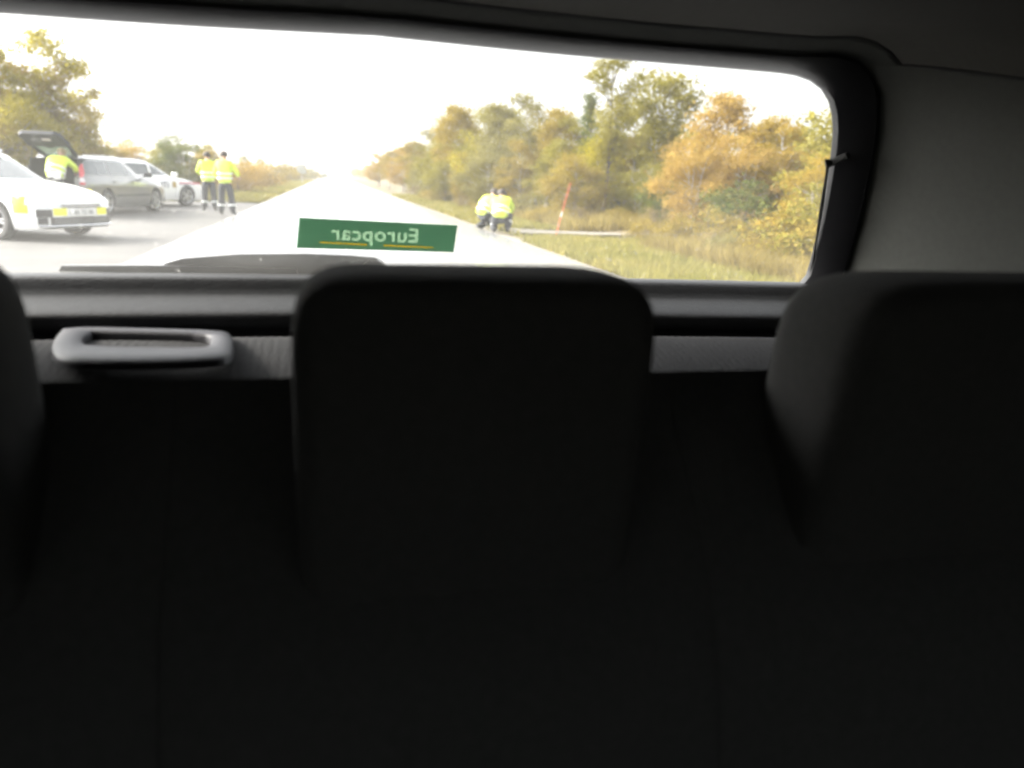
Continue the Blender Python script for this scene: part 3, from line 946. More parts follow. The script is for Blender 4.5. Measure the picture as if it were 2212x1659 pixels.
def make_car(name, loc, rz, paint, label, group, tail_open=False, detail=True):
    root = empty(name, loc, rz)
    tag(root, label, 'car', group)
    me1, me2 = SHELLS[tail_open]
    me1, me2 = me1.copy(), me2.copy()
    me1.materials.clear(); me2.materials.clear()
    body = link('body', me1, paint, root)
    roof = link('roof', me2, paint, root)
    def part(nm, vs, fs, mat, par=None, **k): return obj(nm, vs, fs, mat, par or root, **k)
    # wheels
    for x in (1.37, -1.34):
        for s in (1, -1):
            w = link('wheel', TYRE, None, root)
            w.location = (x, s * 0.785, 0.335)
            w.rotation_euler = (0, 0, 0 if s > 0 else math.pi)
            w.rotation_euler.y = 0.4 * x
            for me, nm in ((RIM, 'rim'), (DISC, 'hub_disc')):
                link(nm, me, None, w)
            if detail:
                # dark inner arch
                m = MB()
                ang = lin_(R(-12), R(192), 20)
                pr = [(0.372, 0.60), (0.372, 0.86)]
                vs = [(x + r_ * math.cos(t), s * y_, 0.335 + r_ * math.sin(t)) for r_, y_ in pr for t in ang]
                part('wheel_arch', vs, grid_faces(20, 2), M['black_plastic'])
    # side glass
    for s in (1, -1):
        for x0b, x1b, x0t, x1t in ((-0.02, 0.84, 0.0, 0.36), (-0.98, -0.10, -0.96, -0.08), (-2.06, -1.08, -1.92, -1.06)):
            pts = []
            zz = lin_(1.025, 1.37, 6)
            for i, z in enumerate(zz):
                t = i / 5
                for x in lin_(x0b + (x0t - x0b) * t, x1b + (x1t - x1b) * t, 8):
                    pts.append((x, s * (g_side(x, z) + 0.006), z))
            part('side_window', pts, grid_faces(8, 6), M['car_glass'])
        # mirror
        m = MB().box((0.78, s * 0.97, 1.05), (0.12, 0.2, 0.14), bev=0.035)
        mr = part('mirror', m.v, m.f, paint if paint is M['white_paint'] else M['black_plastic'])
        m = MB().box((0.80, s * 0.86, 1.0), (0.07, 0.1, 0.05), bev=0.012)
        part('mirror_stalk', m.v, m.f, M['black_plastic'], mr)
        # roof rail
        m = MB().tube([(0.02, s * 0.585, 1.455), (-0.05, s * 0.575, 1.485), (-0.9, s * 0.575, 1.505), (-1.75, s * 0.56, 1.49), (-1.85, s * 0.56, 1.46)], 0.014, 8)
        part('roof_rail', m.v, m.f, M['chrome'])
        # doors: shut lines and handles
        for xd in (0.86, -0.06, -1.04):
            zz = lin_(0.3, 0.96, 8)
            if xd == -1.04: zz = lin_(0.72, 0.96, 5)
            pts = [(xd + dx, s * (b_side(xd, z) + 0.003), z) for z in zz for dx in (-0.005, 0.005)]
            part('door_gap', pts, grid_faces(2, len(zz)), M['decal_black'])
        for xd in (0.06, -0.92):
            m = MB().box((xd, s * (b_side(xd, 0.86) + 0.018), 0.86), (0.17, 0.025, 0.03), bev=0.008)
            part('door_handle', m.v, m.f, paint)
        # sill moulding
        pts = [(x, s * (b_side(x, z) + 0.008), z) for z in (0.47, 0.53) for x in lin_(-0.92, 0.95, 12)]
        part('side_moulding', pts, grid_faces(12, 2), M['black_plastic'] if paint is not M['white_paint'] else paint)
        # head lamp
        pts = [(b_nose(s * y, z) + 0.008 - 0.5 * max(0, z - 0.56), s * y, z) for z in lin_(0.555, 0.645, 4) for y in lin_(0.42, 0.79, 8)]
        hl = part('headlight', pts, grid_faces(8, 4), M['lamp'])
        pts = [(b_nose(s * y, z) + 0.012, s * y, z) for z in lin_(0.29, 0.40, 3) for y in lin_(0.65, 0.77, 4)]
        part('fog_light', pts, grid_faces(4, 3), M['black_plastic'])
        # tail lamp, tall on the rear corner
        cols = lin_(0, 1, 5)
        for z0, z1, mat in ((0.78, 0.84, M['tail_red']), (0.845, 0.95, M['tail_clear']), (0.955, 1.28, M['tail_red'])):
            pts = []
            for z in lin_(z0, z1, 5):
                for t in cols:
                    if z < 0.96:
                        y0 = 0.76 + (b_side(-2.2, z) - 0.76) * t
                        xx = -2.405 + 0.10 * t ** 2.0
                        pts.append((xx, s * (y0 + 0.012), z))
                    else:
                        w_ = itp(z, GZ, GW)
                        y0 = w_ * (0.81 + 0.085 * t)
                        xx = g_rear(min(y0, w_ * 0.995), z) - 0.012
                        pts.append((xx, s * (y0 + 0.008), z))
            part('tail_light', pts, grid_faces(5, 5), mat)
    # windscreen
    pts = [(g_front(y, z) + 0.006, y, z) for z in lin_(1.0, 1.40, 7) for y in [k * (itp(z, GZ, GW) - 0.09) for k in lin_(-1, 1, 15)]]
    part('windscreen', pts, grid_faces(15, 7), M['car_glass'])
    # bonnet edge line
    pts = [(x, y, itp(x, BX, BT) + 0.035 * (1 - (y / 0.75) ** 2) + 0.004) for x in (2.17, 2.18) for y in lin_(-0.6, 0.6, 9)]
    # front grille, lower intake, lip, plate
    pts = [(b_nose(y, z) + 0.006 - 0.5 * max(0, z - 0.56), y, z) for z in lin_(0.55, 0.62, 4) for y in lin_(-0.41, 0.41, 12)]
    gr = part('grille', pts, grid_faces(12, 4), M['black_plastic'])
    for z in (0.565, 0.587, 0.609):
        m = MB().tube([(b_nose(y, z) + 0.014 - 0.5 * max(0, z - 0.56), y, z) for y in lin_(-0.42, 0.42, 12)], 0.006, 6)
        part('grille_bar', m.v, m.f, M['chrome'], gr)
    pts = [(b_nose(y, z) + 0.010, y, z) for z in lin_(0.28, 0.405, 4) for y in lin_(-0.62, 0.62, 14)]
    lg = part('lower_grille', pts, grid_faces(14, 4), M['black_plastic'])
    for z in (0.315, 0.345, 0.375):
        m = MB().tube([(b_nose(y, z) + 0.016, y, z) for y in lin_(-0.56, 0.56, 12)], 0.005, 6)
        part('grille_bar', m.v, m.f, M['galv'], lg)
    m = MB().tube([(b_nose(y, 0.26) + 0.01, y, 0.262) for y in lin_(-0.76, 0.76, 18)], 0.018, 8)
    part('bumper_lip', m.v, m.f, M['chrome'])
    m = MB().box((b_nose(0, 0.48) + 0.014, 0, 0.475), (0.015, 0.52, 0.115), bev=0.004)
    pl = part('number_plate', m.v, m.f, M['plate'])
    if detail:
        place_text('plate_text', text_data('BS 75190', 0.105, 0.001, 0.001), M['decal_black'], pl, Vector((b_nose(0, 0.48) + 0.0235, 0, 0.475)), Vector((0, 1, 0)), Vector((0, 0, 1)), Vector((1, 0, 0)))
    # rear
    pts = [(b_tail(y, z) - 0.012, y, z) for z in lin_(0.36, 0.60, 4) for y in lin_(-0.76, 0.76, 12)]
    part('rear_bumper', pts, grid_faces(12, 4), paint)
    if not tail_open:
        pts = [(g_rear(y, z) - 0.006, y, z) for z in lin_(1.02, 1.36, 6) for y in [k * (itp(z, GZ, GW) - 0.12) for k in lin_(-1, 1, 11)]]
        part('rear_window', pts, grid_faces(11, 6), M['car_glass'])
    else:
        m = MB()
        x0, x1, y1, z0, z1 = -2.39, -1.42, 0.622, 0.598, 1.402
        vs = [(x0, -y1, z0), (x0, y1, z0), (x0 + 0.30, y1, z1), (x0 + 0.30, -y1, z1), (x1, -y1, z0), (x1, y1, z0), (x1, y1, z1), (x1, -y1, z1)]
        part('cargo_area', vs, [(0, 1, 5, 4), (1, 2, 6, 5), (0, 4, 7, 3), (4, 5, 6, 7), (2, 3, 7, 6)], M['liner_dark'], smooth=False)
        # raised tailgate: hinge line at the rear roof edge
        hx, hz, ang = -2.03, 1.46, R(32)
        d_ = Vector((-math.cos(ang), 0, math.sin(ang)))
        n_ = Vector((math.sin(ang), 0, math.cos(ang)))
        def tg(u, y, o=0.0): return Vector((hx, y * 0.76 - 0.16, hz)) + d_ * u + n_ * o
        outl = [(0.0, 0.56), (0.12, 0.60), (0.52, 0.66), (0.60, 0.69), (0.98, 0.66), (1.03, 0.58)]
        inn = [(0.07, 0.48), (0.07, 0.48), (0.50, 0.55), (0.52, 0.55)]
        # frame in four pieces joined as one panel mesh
        m = MB()
        for s in (1, -1):
            q = [tg(0.0, s * 0.56), tg(0.12, s * 0.60), tg(0.52, s * 0.66), tg(0.52, s * 0.54), tg(0.07, s * 0.47), tg(0.0, s * 0.47)]
            vs, fs = slab(q, -n_ * 0.05); m.add(vs, fs)
        q = [tg(0.0, -0.47), tg(0.0, 0.47), tg(0.07, 0.47), tg(0.07, -0.47)]
        vs, fs = slab(q, -n_ * 0.05); m.add(vs, fs)
        q = [tg(0.52, -0.66), tg(0.60, -0.69), tg(0.96, -0.66), tg(1.04, -0.5), tg(1.04, 0.5), tg(0.96, 0.66), tg(0.60, 0.69), tg(0.52, 0.66)]
        q2 = q + [tg(0.52, 0.2), tg(0.46, 0.1), tg(0.46, -0.1), tg(0.52, -0.2)]
        vs, fs = slab(q2, -n_ * 0.09); m.add(vs, fs)
        tgd = part('tailgate', m.v, m.f, M['liner_dark'], smooth=False)
        fix_normals(tgd)
        vs, fs = slab([tg(0.06, -0.48, -0.02), tg(0.06, 0.48, -0.02), tg(0.53, 0.55, -0.02), tg(0.53, -0.55, -0.02)], -n_ * 0.005)
        part('tailgate_pane', vs, fs, M['green_pane'], tgd, smooth=False)
        q = [tg(0.80, -0.28, -0.095), tg(0.80, -0.02, -0.095), tg(0.87, -0.02, -0.095), tg(0.87, -0.28, -0.095)]
        vs, fs = slab(q, -n_ * 0.02)
        part('tailgate_grip', vs, fs, M['tail_clear'], tgd, smooth=False)
        for s in (1, -1):
            m = MB().tube([(-2.22, s * 0.60, 1.05), tg(0.42, s * 0.60, -0.05)], [0.011, 0.008], 8)
            part('gas_strut', m.v, m.f, M['black_plastic'], tgd)
    return root, part
M['green_pane'] = glass_material('greenish tailgate pane', (0.50, 0.56, 0.50), 0.10, (0.5, 0.58, 0.5), 0.06)
grp = 'cars parked in the lay-by'
c1, p1 = make_car('police_car', (-6.19, 16.29, 0.004), R(-30), M['white_paint'], 'white patrol car with yellow blocks on bumper and wing, nearest in the lay-by', grp)
c2, p2 = make_car('estate_car', (-6.22, 24.49, 0.004), R(76), M['grey_paint'], 'grey estate car with raised tailgate and red tail lamp', grp, tail_open=True)
c3, p3 = make_car('police_car', (-6.39, 29.36, 0.004), R(53), M['white_paint'], 'white patrol car with red stripe on its wing, behind the grey estate car', grp)
p_far = on_z(690, 382.5)
c4, p4 = make_car('distant_car', (-1.4, 230.0, 0.004), R(-90), M['dark_paint'], 'tiny dark car far down the road', None, detail=False)
# livery of the near patrol car: yellow checks
for s in (1, -1):
    for x0, x1, z0, z1 in ((1.78, 2.0, 0.60, 0.74), (1.80, 2.05, 0.46, 0.60), (1.0, 1.75, 0.795, 0.835), (0.9, 1.25, 0.72, 0.79), (0.2, 0.75, 0.56, 0.72), (-0.5, 0.0, 0.72, 0.86), (-1.9, -1.7, 0.72, 0.86)):
        pts = [(x, s * (b_side(x, z) + 0.005), z) for z in lin_(z0, z1, 4) for x in lin_(x0, x1, 6)]
        p1('yellow_block', pts, grid_faces(6, 4), M['decal_yellow'])
    pts = [(b_nose(s * y, z) + 0.006, s * y, z) for z in lin_(0.43, 0.55, 3) for y in lin_(0.32, 0.56, 5)]
    p1('yellow_block', pts, grid_faces(5, 3), M['decal_yellow'])
    pts = [(b_nose(s * y, z) + 0.005, s * y, z) for z in lin_(0.405, 0.53, 3) for y in lin_(0.575, 0.78, 5)]
    p1('dark_block', pts, grid_faces(5, 3), M['decal_black'])
    # livery of the far patrol car: red and navy stripe, crest, lettering
    for z0, z1, mt in ((0.755, 0.80, M['decal_red']), (0.72, 0.742, M['decal_navy'])):
        pts = [(x, s * (b_side(x, z) + 0.005), z) for z in (z0, z1) for x in lin_(1.02, 2.12, 14)]
        p3('wing_stripe', pts, grid_faces(14, 2), mt)
    pts = [(x, s * (b_side(x, z) + 0.005), z) for z in lin_(0.62, 0.82, 3) for x in lin_(0.72, 0.90, 3)]
    p3('crest', pts, grid_faces(3, 3), M['decal_gold'])
    for car_part, xt in ((p3, 0.12), (p1, -0.35)):
        txo = Vector((xt, s * (0.905 + 0.008), 0.70))
        cu = text_data('POLITI', 0.27, 0.005, 0.002, spacing=1.15)
        rt = c3 if car_part is p3 else c1
        place_text('lettering', cu, M['decal_navy'], rt, txo, Vector((-s, 0, 0)), Vector((0, 0, 1)), Vector((0, s, 0)))

# ------------------------------------------------------------------ people
def skin_mesh(graph, levels=1):
    """graph: {name: (pos, radius, parent or None)} -> mesh grown with a Skin modifier"""
    names = list(graph)
    idx = {n: i for i, n in enumerate(names)}
    vs = [graph[n][0] for n in names]
    es = [(idx[graph[n][2]], idx[n]) for n in names if graph[n][2] is not None]
    me = bpy.data.meshes.new('tmp_skin')
    me.from_pydata([tuple(v) for v in vs], es, [])
    o = bpy.data.objects.new('tmp_skin', me)
    COL.objects.link(o)
    md = o.modifiers.new('skin', 'SKIN')
    md.use_smooth_shade = True
    if not me.skin_vertices:
        raise RuntimeError('no skin layer')
    sv = me.skin_vertices[0].data
    for n in names:
        r = graph[n][1]
        sv[idx[n]].radius = (r, r) if not hasattr(r, '__len__') else r
        sv[idx[n]].use_root = graph[n][2] is None
    sb_ = o.modifiers.new('sub', 'SUBSURF')
    sb_.levels = levels
    sb_.render_levels = levels
    out = evaluated(o)
    drop(o)
    out.polygons.foreach_set('use_smooth', [True] * len(out.polygons))
    return out
def lerp3(a, b, t): return tuple(a[i] + (b[i] - a[i]) * t for i in range(3))
def make_person(loc, rz, pose, label, hair, group=None, back_text=None, hood=False):
    root = empty('person', loc, rz)
    tag(root, label, 'person', group)
    P = pose
    up = (Vector(P['head']) - Vector(P['neck'])).normalized()
    fwd = Vector(P.get('face', (0, 1, 0))).normalized()
    fwd = (fwd - up * fwd.dot(up)).normalized()
    rt = fwd.cross(up)
    hd = Vector(P['head'])
    g = {'pelvis': (P['pelvis'], 0.12, None), 'spine': (P['spine'], 0.12, 'pelvis'), 'chest': (P['chest'], 0.135, 'spine'),
         'nb': (lerp3(P['chest'], P['neck'], 0.75), 0.075, 'chest'), 'neck': (P['neck'], 0.058, 'nb'),
         'head0': (hd - up * 0.075 + fwd * 0.012, 0.074, 'neck'), 'head': (hd + fwd * 0.005, 0.092, 'head0'), 'top': (hd + up * 0.085 - fwd * 0.005, 0.07, 'head')}
    for s, k in ((1, 'r'), (-1, 'l')):
        g['hip' + k] = (P['hip' + k], 0.085, 'pelvis'); g['knee' + k] = (P['knee' + k], 0.06, 'hip' + k)
        g['ank' + k] = (P['ank' + k], 0.042, 'knee' + k); g['toe' + k] = (P['toe' + k], 0.036, 'ank' + k)
        g['sh' + k] = (P['sh' + k], 0.062, 'chest'); g['el' + k] = (P['el' + k], 0.043, 'sh' + k); g['wr' + k] = (P['wr' + k], 0.029, 'el' + k)
        w, e = Vector(P['wr' + k]), Vector(P['el' + k])
        d = (w - e).normalized()
        side = d.cross(Vector((0, 0, 1)))
        side = side.normalized() if side.length > 0.1 else Vector((0, 1, 0))
        nrm_ = side.cross(d)
        g['palm' + k] = (w + d * 0.055, (0.038, 0.02), 'wr' + k)
        for f_, (o_, ln) in enumerate(((-0.028, 0.062), (-0.010, 0.075), (0.010, 0.07), (0.027, 0.055))):
            b0 = w + d * 0.092 + side * o_
            g['f%d%s' % (f_, k)] = (b0, 0.0095, 'palm' + k)
            g['g%d%s' % (f_, k)] = (b0 + d * ln * 0.55 - nrm_ * 0.008, 0.0088, 'f%d%s' % (f_, k))
            g['h%d%s' % (f_, k)] = (b0 + d * ln * 0.9 - nrm_ * 0.026, 0.0075, 'g%d%s' % (f_, k))
        g['t0' + k] = (w + d * 0.035 + side * 0.04 * -s, 0.011, 'palm' + k)
        g['t1' + k] = (w + d * 0.07 + side * 0.055 * -s - nrm_ * 0.012, 0.0095, 't0' + k)
    body = link('body', skin_mesh(g, 1), M['skin'], root)
    # face and ears
    for s in (1, -1):
        m = MB().lathe([(0.001, -0.009), (0.007, -0.006), (0.009, 0), (0.007, 0.006), (0.001, 0.009)], 10, 'z', hd + fwd * 0.088 + rt * 0.033 * s + up * 0.005)
        obj('eye', m.v, m.f, M['eye'], root)
        m = MB().lathe([(0.001, -0.012), (0.018, -0.006), (0.024, 0), (0.016, 0.008), (0.001, 0.01)], 12, 'x', hd + rt * 0.088 * s - up * 0.01)
        obj('ear', m.v, m.f, M['skin'], root)
    m = MB().tube([hd + fwd * 0.088 + up * 0.0, hd + fwd * 0.108 - up * 0.03, hd + fwd * 0.09 - up * 0.042], [0.008, 0.014, 0.009], 8)
    obj('nose', m.v, m.f, M['skin'], root)
    m = MB().tube([hd + fwd * 0.083 - up * 0.068 + rt * 0.024, hd + fwd * 0.09 - up * 0.066, hd + fwd * 0.083 - up * 0.068 - rt * 0.024], [0.004, 0.007, 0.004], 8)
    obj('mouth', m.v, m.f, M['decal_red'], root)
    # hair: cap over the back and top of the head
    vs, nu, nv = [], 20, 9
    for j in range(nv):
        ph = R(6 + 118 * j / (nv - 1))
        for i in range(nu):
            th = 2 * math.pi * i / nu
            dirv = up * math.cos(ph) + (fwd * math.cos(th) + rt * math.sin(th)) * math.sin(ph)
            lim = 1.0
            rr = 0.112
            if dirv.dot(fwd) > 0.25 and ph > R(62): rr = 0.085
            vs.append(hd + up * 0.008 - fwd * 0.006 + dirv * rr)
    hfs = grid_faces(nu, nv, True) + [tuple(range(nu))]
    obj('hair', vs, hfs, hair, root)
    # trousers
    t = {'pelvis': (P['pelvis'], (0.165, 0.135), None), 'w': (lerp3(P['pelvis'], P['spine'], 0.6), (0.16, 0.13), 'pelvis')}
    for k in 'rl':
        t['hip' + k] = (P['hip' + k], 0.13, 'pelvis')
        t['mid' + k] = (lerp3(P['hip' + k], P['knee' + k], 0.55), 0.118, 'hip' + k)
        t['knee' + k] = (P['knee' + k], 0.104, 'mid' + k)
        t['cal' + k] = (lerp3(P['knee' + k], P['ank' + k], 0.5), 0.098, 'knee' + k)
        t['ank' + k] = (lerp3(P['knee' + k], P['ank' + k], 1.0), 0.088, 'cal' + k)
    trs = link('trousers', skin_mesh(t, 1), M['trousers'], root)
    for k in 'rl':
        a, b = Vector(P['knee' + k]), Vector(P['ank' + k])
        dd = (b - a).normalized()
        c_ = a.lerp(b, 0.52)
        m = MB().tube([c_ - dd * 0.025, c_ + dd * 0.025], 0.106, 14, cap=False)
        obj('leg_band', m.v, m.f, M['reflective'], trs)
        an, to = Vector(P['ank' + k]), Vector(P['toe' + k])
        dirf = (to - an); dirf.z = 0
        dirf = dirf.normalized() if dirf.length > 0.02 else Vector((0, 1, 0))
        bt = {'a': (an + Vector((0, 0, 0.06)), 0.055, None), 'b': (an + dirf * 0.01, 0.058, 'a'), 'h': (an - dirf * 0.035 + Vector((0, 0, -0.03)), 0.045, 'b'),
              'c': (an + dirf * 0.10 + Vector((0, 0, -0.035)), 0.048, 'b'), 'd': (to + dirf * 0.03, 0.04, 'c')}
        link('boot', skin_mesh(bt, 1), M['boots'], root)
    # jacket
    hem = P.get('hem', lerp3(P['pelvis'], P['spine'], -0.25))
    j = {'chest': (P['chest'], (0.20, 0.165), None), 'spine': (P['spine'], (0.20, 0.17), 'chest'), 'pel': (lerp3(P['spine'], P['pelvis'], 0.75), (0.205, 0.18), 'spine'),
         'hem': (hem, (0.205, 0.185), 'pel'), 'col': (lerp3(P['chest'], P['neck'], 0.72), (0.12, 0.11), 'chest'), 'col2': (lerp3(P['chest'], P['neck'], 0.98), 0.075, 'col')}
    for k in 'rl':
        j['sh' + k] = (P['sh' + k], 0.095, 'chest')
        j['ua' + k] = (lerp3(P['sh' + k], P['el' + k], 0.5), 0.082, 'sh' + k)
        j['el' + k] = (P['el' + k], 0.072, 'ua' + k)
        j['fa' + k] = (lerp3(P['el' + k], P['wr' + k], 0.55), 0.062, 'el' + k)
        j['wr' + k] = (lerp3(P['el' + k], P['wr' + k], 0.95), 0.052, 'fa' + k)
    jk = link('jacket', skin_mesh(j, 1), M['hivis'], root)
    # reflective bands: shrunk rings around the trunk
    def trunk_ring(t0, ra, rb, nm='reflective_band', hgt=0.05):
        a, b = Vector(P['pelvis']), Vector(P['chest'])
        c_ = a.lerp(b, t0)
        ax = (b - a).normalized()
        sx = Vector((1, 0, 0))
        sy = ax.cross(sx).normalized()
        vs = []
        for h_ in (-hgt / 2, hgt / 2):
            for i in range(24):
                th = 2 * math.pi * i / 24
                vs.append(c_ + ax * h_ + sx * math.cos(th) * ra + sy * math.sin(th) * rb)
        obj(nm, vs, grid_faces(24, 2, True), M['reflective'], jk)
    trunk_ring(0.22, P.get('ra', 0.218), P.get('rb', 0.212))
    trunk_ring(0.55, P.get('ra', 0.218), P.get('rb', 0.212))
    if back_text:
        a, b = Vector(P['spine']), Vector(P['chest'])
        ax = (Vector(P['chest']) - Vector(P['pelvis'])).normalized()
        sx = Vector((1, 0, 0))
        bk = (sx.cross(ax)).normalized()      # towards the front
        cc = b + ax * 0.02 - bk * 0.182
        place_text('back_lettering', text_data(back_text, 0.10, 0.002, 0.004), M['decal_navy'], jk, cc, sx, ax, -bk)
    return root
STAND = dict(pelvis=(0, 0, 0.96), spine=(0, 0.005, 1.14), chest=(0, 0.0, 1.34), neck=(0, 0.01, 1.55), head=(0, 0.035, 1.68),
             hipr=(0.10, 0, 0.90), hipl=(-0.10, 0, 0.90), kneer=(0.13, 0.03, 0.50), kneel=(-0.13, 0.02, 0.50), ankr=(0.15, -0.02, 0.10), ankl=(-0.15, -0.02, 0.10),
             toer=(0.18, 0.14, 0.045), toel=(-0.18, 0.14, 0.045), shr=(0.19, 0, 1.44), shl=(-0.19, 0, 1.44), elr=(0.28, -0.02, 1.17), ell=(-0.28, -0.02, 1.17),
             wrr=(0.24, 0.16, 1.0), wrl=(-0.24, 0.16, 1.0), hem=(0, 0, 0.86))
def variant(base, **k):
    d = dict(base); d.update(k); return d
g_st = 'officers in hi-vis jackets on foot'
pa = on_z(454, 457)
make_person((pa.x, pa.y, 0.005), R(8), variant(STAND, ell=(-0.30, 0.05, 1.18), wrl=(-0.16, 0.24, 1.12), elr=(0.27, 0.08, 1.17), wrr=(0.10, 0.26, 1.10)),
            'person in hi-vis jacket and dark trousers standing beside the patrol car, farther of the two', M['hair_dark'], g_st, 'POLITI')
pb = on_z(490, 466)
make_person((pb.x, pb.y, 0.005), R(-14), variant(STAND, elr=(0.33, 0.05, 1.20), wrr=(0.30, 0.26, 1.10), kneer=(0.15, 0.02, 0.5), ankr=(0.19, -0.03, 0.1), toer=(0.23, 0.13, 0.045)),
            'person in long hi-vis jacket standing at the road edge, back turned, nearer of the two', M['hair_dark'], g_st, 'POLITI')
# one leaning into the open boot of the estate car
BEND = variant(STAND, spine=(0, 0.07, 1.12), chest=(0, 0.20, 1.28), neck=(0, 0.33, 1.43), head=(0, 0.42, 1.53), shr=(0.19, 0.24, 1.36), shl=(-0.19, 0.24, 1.36),
               elr=(0.26, 0.46, 1.20), ell=(-0.34, 0.34, 1.14), wrr=(0.18, 0.66, 1.06), wrl=(-0.42, 0.50, 0.98), hem=(0, -0.02, 0.88))
hd2 = Vector((math.cos(R(76)), math.sin(R(76)), 0))
pt = Vector((-6.22, 24.49, 0)) - hd2 * 2.78 + Vector((0.36, -0.08, 0))
make_person((pt.x, pt.y, 0.005), R(-14), BEND, 'person in hi-vis jacket leaning into the open boot of the grey estate car', M['hair_fair'], g_st)
# two crouching on the far road edge
CROUCH = dict(pelvis=(0, -0.12, 0.40), spine=(0, -0.06, 0.56), chest=(0, 0.08, 0.72), neck=(0, 0.19, 0.85), head=(0, 0.26, 0.95),
              hipr=(0.11, -0.08, 0.36), hipl=(-0.11, -0.08, 0.36), kneer=(0.20, 0.30, 0.46), kneel=(-0.18, 0.30, 0.20), ankr=(0.17, 0.06, 0.10), ankl=(-0.15, -0.14, 0.10),
              toer=(0.19, 0.22, 0.045), toel=(-0.15, 0.02, 0.04), shr=(0.19, 0.10, 0.80), shl=(-0.19, 0.10, 0.80), elr=(0.27, 0.30, 0.60), ell=(-0.27, 0.30, 0.60),
              wrr=(0.16, 0.48, 0.44), wrl=(-0.14, 0.48, 0.42), hem=(0, -0.16, 0.36))
pc_ = on_z(1049, 497)
make_person((pc_.x, pc_.y, 0.005), R(-62), variant(CROUCH, ell=(-0.28, 0.36, 0.66), wrl=(-0.16, 0.60, 0.60)),
            'person in hi-vis jacket crouching at the road edge, facing right, left of the pair', M['hair_dark'], 'officers crouching by the road')
pd_ = on_z(1080, 505)
make_person((pd_.x, pd_.y, 0.005), R(-16), CROUCH,
            'person in hi-vis jacket crouching with back turned, right of the pair at the road edge', M['hair_dark'], 'officers crouching by the road')

# ------------------------------------------------------------------ roadside things
pp = on_z(1197, 515)
pole = empty('snow_pole', (pp.x, pp.y, -0.02))
tag(pole, 'thin orange snow marker pole leaning in the right verge', 'marker pole')
m = MB().tube([(0, 0, -0.1), (0.16, 0, 0.62), (0.33, 0, 1.30)], [0.010, 0.009, 0.008], 10)
obj('rod', m.v, m.f, M['pole_orange'], pole)
m = MB().tube([(0.135, 0, 0.52), (0.165, 0, 0.64)], 0.0112, 10)
obj('reflector_band', m.v, m.f, M['reflective'], pole)
ps = on_z(660, 390)
sign = empty('road_sign', (-3.35, 100.0, 0))
tag(sign, 'pale rectangular road sign on a post at the far left verge', 'road sign')
m = MB().box((0, 0, 1.7), (1.1, 0.04, 1.1), bev=0.015)
obj('sign_face', m.v, m.f, M['sign_face'], sign)
for sx in (0.05,):
    m = MB().tube([(sx, 0.05, -0.2), (sx, 0.05, 2.35)], 0.045, 10)
    obj('post', m.v, m.f, M['galv'], sign)
bo = on_z(1315, 474)
bm_ = bmesh.new()
bmesh.ops.create_icosphere(bm_, subdivisions=3, radius=1.0)
rr_ = random.Random(3)
from mathutils import noise as mnoise
for v in bm_.verts:
    k = 1 + 0.35 * mnoise.noise(v.co * 1.7)
    v.co = Vector((v.co.x * 0.52 * k, v.co.y * 0.45 * k, max(v.co.z, -0.4) * 0.52 * k + 0.16))
me = bpy.data.meshes.new('boulder')
bm_.to_mesh(me); bm_.free()
me.polygons.foreach_set('use_smooth', [True] * len(me.polygons))
me.set_sharp_from_angle(angle=R(30))
b_o = link('boulder', me, M['rock'])
b_o.location = (bo.x, bo.y, ground_height(bo.x, bo.y))
tag(b_o, 'dark grey boulder at the foot of the tallest right-hand tree', 'boulder')

# ------------------------------------------------------------------ trees and shrubs
def leaf_quads(centres, size, rng, droop=0.3):
    n = len(centres)
    a = rng.normal(size=(n, 3)); a /= np.linalg.norm(a, axis=1, keepdims=True)
    b = rng.normal(size=(n, 3)); b -= a * (a * b).sum(1, keepdims=True); b /= np.linalg.norm(b, axis=1, keepdims=True)
    s = size * rng.uniform(0.6, 1.25, size=(n, 1))
    a = a * s; b = b * s * 0.62
    v = np.stack([centres - a, centres - 0.1 * a + b, centres + a, centres - 0.1 * a - b], axis=1).reshape(-1, 3)
    return v, np.arange(4 * n).reshape(n, 4)
def fast_mesh(name, v, f, mat, smooth=False):
    me = bpy.data.meshes.new(name)
    n, m = len(v), len(f)
    me.vertices.add(n)
    me.vertices.foreach_set('co', np.asarray(v, dtype=np.float32).ravel())
    k = f.shape[1]
    me.loops.add(m * k)
    me.loops.foreach_set('vertex_index', f.astype(np.int32).ravel())
    me.polygons.add(m)
    me.polygons.foreach_set('loop_start', np.arange(0, m * k, k, dtype=np.int32))
    me.update(calc_edges=True)
    me.validate()
    if mat: me.materials.append(mat)
    return me
